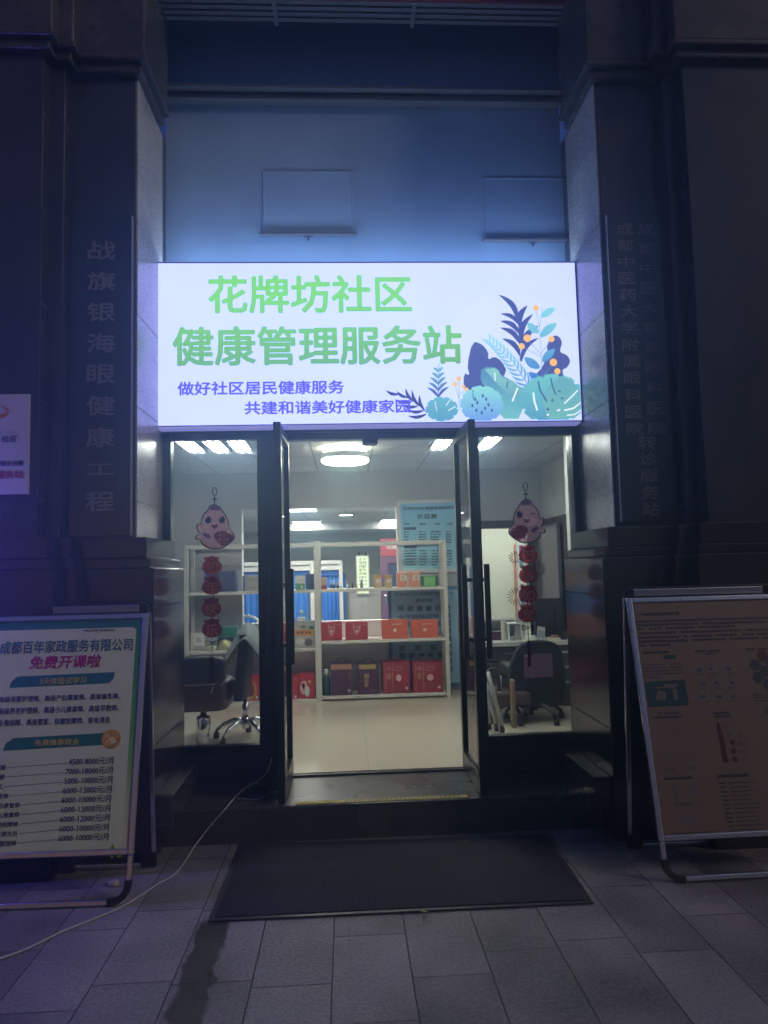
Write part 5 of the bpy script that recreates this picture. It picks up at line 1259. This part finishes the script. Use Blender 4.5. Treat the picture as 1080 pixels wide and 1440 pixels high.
def fj(u, v):                                     # cloth: rises over the top of the backrest and hangs down both sides
    s_ = v * 2 - 1; xm_ = (xA + xB_) / 2 + .10; h_ = zA + .125
    x = xm_ + .175 * s_ + .02 * math.sin(11 * u) + (.05 * s_ * abs(s_)) - .05 * (s_ < 0) * abs(s_)
    y = YC - .30 + .56 * u + .015 * math.sin(14 * u + 5 * v)
    z = h_ - (.42 if s_ < 0 else .30) * abs(s_) ** 1.5 + .018 * math.sin(9 * u + 6 * v) - .10 * (2 * u - 1) ** 2
    return Vector((x, y, z))
jk.grid(fj, 30, 26)
tag(jk.build('jacket', mat('grey_cloth', (.17, .19, .19), .9, 0, .2, 60, .4), smooth=True, solid=.012, loc=(xA, YC, zA)), 'grey jacket draped over the back of the brown office chair', 'jacket')
xb, _ = P(286, 1030, 1.15); _, zt = P(286, 1006, 1.15)
t = thing('waste_bin', 'shiny chrome waste bin under the brown chair by the left window', 'bin', (xb, 1.15, ZF))
B().lathe([(.052, ZF + .002), (.062, ZF + .14), (.060, ZF + .225), (.05, ZF + .25)], xb, 1.15, 26).build('body', M_CHROME, t, smooth=True)
B().lathe([(.03, ZF + .2505), (.028, ZF + .27), (.010, ZF + .30), (.012, ZF + .34)], xb, 1.15, 16).build('lid', M_PLASTIC, t, smooth=True)

# desk on the right
YD2 = 2.25
xd0, zd = P(670, 905, YD2); xd1 = 2.33
_, zd = P(710, 903, YD2)
dk = thing('desk', 'pale topped desk with dark drawers standing behind the right window', 'desk', ((xd0 + xd1) / 2, YD2 + .3, ZF))
B().box(xd0, xd1, YD2, YD2 + .62, zd - .045, zd).build('desktop', mat('desk_top', (.58, .58, .54), .35, 0, .05, 5), dk, bevel=.004)
DKG = mat('charcoal_drawer', (.055, .06, .07), .4, 0, .1, 20)
for a, c_ in ((xd0 + .02, xd0 + .42), (xd1 - .55, xd1 - .05)):
    o = B().box(a, c_, YD2 + .05, YD2 + .58, ZF + .02, zd - .046).build('pedestal', DKG, dk, bevel=.003)
    for k in range(3):
        f = B().box(a + .01, c_ - .01, YD2 + .030, YD2 + .049, zd - .055 - .15 * (k + 1) + .012, zd - .055 - .15 * k - .006).build('drawer', DKG, dk, bevel=.003)
        B().box(c_ - .13, c_ - .04, YD2 + .018, YD2 + .030, zd - .055 - .15 * k - .075, zd - .055 - .15 * k - .055).build('pull', M_ALU, f)
B().box(xd0 + .42, xd1 - .55, YD2 + .45, YD2 + .47, ZF + .28, zd - .046).build('modesty_panel', DKG, dk)
# monitor seen from the back
x0, zt = P(751, 842, YD2 + .3); x1, zb = P(822, 893, YD2 + .3)
t = thing('monitor', 'large black monitor seen from behind on the desk', 'monitor', ((x0 + x1) / 2, YD2 + .3, zd))
B().box(x0, x1, YD2 + .28, YD2 + .32, zb, zt).build('panel', mat('monitor_shell', (.015, .016, .02), .35), t, bevel=.008)
B().box((x0 + x1) / 2 - .05, (x0 + x1) / 2 + .05, YD2 + .25, YD2 + .2795, zd + .01, zt - .12).build('stand_neck', M_PLASTIC, t, bevel=.004)
B().box((x0 + x1) / 2 - .14, (x0 + x1) / 2 + .14, YD2 + .18, YD2 + .38, zd, zd + .012).build('stand_foot', M_PLASTIC, t, bevel=.004)
# things on the desk
x, zt = P(754, 883, YD2 + .10); x1_, _ = P(768, 883, YD2 + .1)
t = thing('phone_stand', 'small silver tilted phone on the desk above the black chair back', 'phone', (x, YD2 + .1, zd))
T = Matrix.Translation((x, YD2 + .10, zd)) @ Matrix.Rotation(R(9), 4, 'Y') @ Matrix.Rotation(R(-14), 4, 'X')
B().box(0, .085, -.006, .006, .002, .145).build('body', M_ALU, t, T, bevel=.006)
B().rect(.010, .075, .030, .10, -.0068).build('screen', mat('phone_screen', (.25, .30, .30), .1), t, T)
B().rect(.022, .06, .115, .13, -.0068).build('camera_bar', mat('phone_bar', (.6, .62, .58), .3), t, T)
x0, zt = P(725, 860, YD2 + .12); x1, _ = P(738, 860, YD2 + .12)
t = thing('sign_holder', 'grey tilted sign holder with faint print standing on the pale desk', 'holder', (x0, YD2 + .15, zd))
T = Matrix.Translation((x0 - .02, YD2 + .12, zd)) @ Matrix.Rotation(R(6), 4, 'Y')
B().box(0, .10, 0, .03, .001, zt - zd).build('body', mat('holder_grey', (.40, .41, .40), .4), t, T, bevel=.004)
b = B(); boldbars(b, .04, .052, (zt - zd) * .55, (zt - zd) * .5, -.001, 4, 0, 2); boldbars(b, .015, .085, .03, .012, -.001, 5, .1, 8); b.build('lettering', GRY, t, T)
x, z = P(700, 873, YD2 + .45); b = B()
tag(b.tube([(x - .19, YD2 + .42, zd + .105), (x + .17, YD2 + .50, zd + .105)], .10, 24).build('rolled_mat', mat('grey_vinyl', (.10, .11, .12), .5, 0, .1, 30), smooth=False, loc=(x, YD2 + .45, zd), bevel=.01), 'fat dark grey roll lying at the back of the desk', 'roll')
x0, zt = P(683, 889, YD2 + .20); x1, _ = P(712, 889, YD2 + .2)
t = thing('dark_case', 'flat dark case on the desk in front of the grey roll', 'case', ((x0 + x1) / 2, YD2 + .25, zd)); B().box(x0, x1, YD2 + .20, YD2 + .34, zd, zt - .008).build('body', MAR, t, bevel=.006); B().box(x0 - .003, x1 + .003, YD2 + .197, YD2 + .343, zt - .0075, zt + .004).build('lid', mat('case_lid', (.06, .05, .07), .4), t, bevel=.004)
x, zt = P(707.5, 874, YD2 + .16)
t = thing('candle', 'cream cylindrical cup on the desk beside the dark case', 'cup', (x, YD2 + .16, zd)); B().lathe([(.024, zd + .001), (.026, zt - .012)], x, YD2 + .16, 18).build('body', mat('cream_wax', (.66, .63, .48), .4), t); B().lathe([(.028, zt - .0115), (.028, zt), (.02, zt + .003)], x, YD2 + .16, 18).build('lid', CRM, t)
x0, zt = P(712, 876, YD2 + .13); x1, _ = P(727, 876, YD2 + .13)
t = thing('easel_stand', 'small white three-legged stand between the cream cup and the sign holder', 'stand', ((x0 + x1) / 2, YD2 + .13, zd))
B().box(x0, x1 + .05, YD2 + .08, YD2 + .22, zt - .012, zt).build('top', WF, t, bevel=.003)
for xx in (x0 + .015, x1 + .03):
    for yy in (YD2 + .10, YD2 + .20): B().tube([(xx, yy, zt - .012), (xx + (.02 if xx > x0 + .02 else -.0), yy, zd + .001)], .010, 8).build('leg', WF, t)
x, zt = P(792, 887, YD2 + .08); t = thing('mug', 'black mug on the desk below the monitor', 'mug', (x, YD2 + .08, zd)); B().lathe([(.033, zd + .001), (.036, zt), (.031, zt - .001), (.030, zd + .02)], x, YD2 + .08, 20).build('body', M_PLASTIC, t, smooth=False); B().tube([(x + .036 + .022 * math.sin(a), YD2 + .08, zd + .055 + .026 * math.cos(a)) for a in [math.pi * i / 8 for i in range(9)]], .005, 6).build('handle', M_PLASTIC, t, smooth=True)
x0, zt = P(774, 893, YD2 + .06); x1, _ = P(787, 893, YD2 + .06); t = thing('notepad', 'cream notepad with a pink block on the desk left of the black mug', 'notepad', (x0, YD2 + .1, zd)); B().box(x0, x1, YD2 + .03, YD2 + .16, zd, zd + .022).build('pages', CRM, t, bevel=.002); B().box(x0 + .03, x1, YD2 + .08, YD2 + .15, zd + .0225, zd + .045).build('block', card('dusty_pink', 180, 130, 130), t, bevel=.002)
# black swivel chair before the desk
YK = 1.62
xc, _ = P(754, 1000, YK)
t = thing('desk_chair', 'broad black swivel chair with a rounded back facing the desk', 'chair', (xc, YK, ZF))
star_base(t, xc, YK + .05, .27, M_PLASTIC, .2)
x0, zt = P(715, 901, YK); x1, _ = P(794, 901, YK); _, zb = P(754, 1000, YK); 
b = B()
pts = [P(*q_, YK) for q_ in ((757, 900), (775, 901), (787, 909), (792, 930), (795, 955), (793, 980), (788, 992), (754, 996), (728, 992), (716, 968), (714, 945), (719, 925), (728, 908), (740, 901))]
b.poly(smooth_loop(pts, 2), YK - .05, YK + .03); b.build('backrest', mat('black_mesh', (.006, .007, .012), .6), t, bevel=.02, seg=3)
b = B(); cushion(b, xc - .25, xc + .25, YK + .031, YK + .50, ZF + .40, ZF + .51, 4); b.build('seat', LEATH, t, smooth=True)
x0, zt = P(736, 920, YK - .056); x1, zb = P(778, 952, YK - .056)
t = thing('pink_reflection', 'pink sheet on the black chair back, standing in for a window reflection', 'paper', ((x0 + x1) / 2, YK - .056, zb))  # solid sheet made in place of a reflection in the glass
B().poly([(x0, zb), (x1, zb + .004), (x1 - .004, zt), (x0 + .006, zt - .003)], YK - .060, YK - .055).build('sheet', card('mauve', 104, 70, 104), t); B().rect(x0 + .006, x0 + .05, zt - .024, zt - .010, YK - .0615).build('strip', card('rose', 196, 150, 150), t)
# second chair: brown seat with one arm, left of the black one
YK2 = 1.75
xc, _ = P(700, 1000, YK2)
t = thing('armchair', 'brown seated chair with a black curved arm, left of the black swivel chair', 'chair', (xc, YK2, ZF))
x0, zt = P(692, 971, YK2); x1, zb = P(735, 984, YK2)
b = B(); cushion(b, x0 - .06, x1 + .05, YK2 - .22, YK2 + .25, zb - .03, zt + .02, 4); b.build('seat', BRN, t, smooth=True)
pts = [Vector((P(*q_, YK2 - .2)[0], YK2 - .2, P(*q_, YK2 - .2)[1])) for q_ in ((702, 972), (701, 955), (698, 944), (692, 941), (686, 946), (683, 956))]
B().tube(spline(pts), .020, 10).build('arm', M_PLASTIC, t, smooth=True)
star_base(t, xc + .05, YK2 + .05, .24, M_PLASTIC, 2.8)
# folding legs of a grey trolley at the left edge of the window
pts = [((686, 945), (706, 1022)), ((683, 960), (698, 1022)), ((684, 985), (688, 1022))]
t = thing('folded_trolley', 'folded trolley with slanted pale legs beside the right door post', 'trolley', (P(690, 1000, 1.25)[0], 1.25, ZF))
for k, (a, c_) in enumerate(pts):
    xa_, za_ = P(*a, 1.25 + .06 * k); xb_, zb_ = P(*c_, 1.25 + .06 * k)
    o = B().tube([(xa_, 1.25 + .06 * k, za_), (xb_, 1.25 + .06 * k, max(zb_, ZF + .06))], .018, 10).build('leg', mat('trolley_grey', (.40, .40, .38), .35, .3), t, smooth=True)
    B().tube([(xb_ - .015, 1.25 + .06 * k, ZF + .032), (xb_ + .015, 1.25 + .06 * k, ZF + .032)], .031, 14).build('wheel', M_PLASTIC, o)
xb, _ = P(722, 1000, 1.5)
tag(B().box(xb - .035, xb + .0, 1.40, 1.45, ZF, ZF + .42).build('wooden_post', mat('tan_wood', (.30, .22, .14), .5, 0, .2, 12), loc=(xb, 1.42, ZF), bevel=.004), 'tan wooden post standing on the floor under the brown seat', 'post')
# mop and bits in the bright back room
x0_, z0_ = P(727, 765, 5.3); x1_, z1_ = P(724, 835, 5.3)
t = thing('mop', 'red-handled mop leaning on the wall of the bright back room', 'mop', (x1_, 5.3, ZF)); B().tube([(x1_, 5.3, ZF + .12), (x0_, 5.45, z0_)], .016, 8).build('handle', mat('mop_red', (.55, .14, .10), .4), t); B().lathe([(.10, ZF + .005), (.06, ZF + .10), (.02, ZF + .14)], x1_, 5.3, 16).build('head', mat('mop_grey', (.4, .4, .4), .9), t)
x0, zt = P(733, 740, 5.2); x1, zb = P(742, 860, 5.2)
t = thing('file_rack', 'pale wall rack of papers inside the bright back room', 'rack', (x0, 5.5, zb)); B().box(x0, x1 + .06, 5.48, 5.599, zb, zt).build('body', WF, t, bevel=.004)
for k in range(5): B().box(x0 + .02, x1 + .03, 5.455, 5.4795, zb + .08 + k * .19, zb + .20 + k * .19).build('folder', (card('folder_blue', 90, 120, 150), card('folder_plum', 110, 80, 110), CRM)[k % 3], t, bevel=.002)
# wall socket on the near column and yellow-black strip on the threshold
x, z = P(810, 745, .9); t = thing('wall_socket', 'small white wall socket on the pale column inside the right window', 'socket', (1.95, .94, z)); 
B().box(1.845, 1.8595, .62, .70, z - .045, z + .045).build('plate', WF, t, bevel=.004); B().box(1.840, 1.8448, .645, .675, z - .02, z + .02).build('outlet', GRY, t)
st_, en_ = G(418, 1120, ZF), G(652, 1110, ZF)
t = thing('grip_strip', 'worn yellow and black grip strip along the door threshold', 'strip', ((st_.x + en_.x) / 2, -.40, ZF))
YEL = mat('worn_yellow', (.42, .34, .08), .6, 0, .35, 25)
B().box(st_.x, en_.x, -.425, -.375, ZF + .001, ZF + .005).build('tape', YEL, t)
b = B()
for k in range(26):
    x = st_.x + (en_.x - st_.x) * (.28 + .68 * k / 26)
    v_ = [b.bm.verts.new(q_) for q_ in ((x, -.42, ZF + .0056), (x + .012, -.42, ZF + .0056), (x + .028, -.38, ZF + .0056), (x + .016, -.38, ZF + .0056))]; b.bm.faces.new(v_)
b.build('stripe', BLK, t)

# ------------------------------------------------------------------ violet LED lamp on the outer left pillar
t = thing('led_lamp', 'slim violet LED lamp fixed to the outer dark pillar left of the white notice', 'lamp', (-2.95, -.76, 1.5))
B().box(-2.99, -2.91, -.90, -.701, 1.55, 1.60).box(-2.98, -2.92, -.90, -.86, 1.60, 2.05).build('housing', M_PLASTIC, t, bevel=.004)
B().tube([(-2.91, -.93, 1.62), (-2.91, -.93, 2.02)], .022, 10).build('tube', lampmat('violet_tube', (.18, .12, 1.0), 125), t)

# ------------------------------------------------------------------ added haze standing in for lens glare round the lit sign
hz = bpy.data.materials.new('glare_haze'); hz.use_nodes = True
N, L = hz.node_tree.nodes, hz.node_tree.links
N.remove(N['Principled BSDF'])
pv = N.new('ShaderNodeVolumePrincipled')
pv.inputs['Color'].default_value = (.48, .76, 1.0, 1)
pv.inputs['Density'].default_value = .052
pv.inputs['Anisotropy'].default_value = .83
L.new(pv.outputs[0], N['Material Output'].inputs['Volume'])
hb = B().box(-27, 27, -32, 13.5, -1.4, 9.2).build('haze', hz); hb['kind'] = 'stuff'
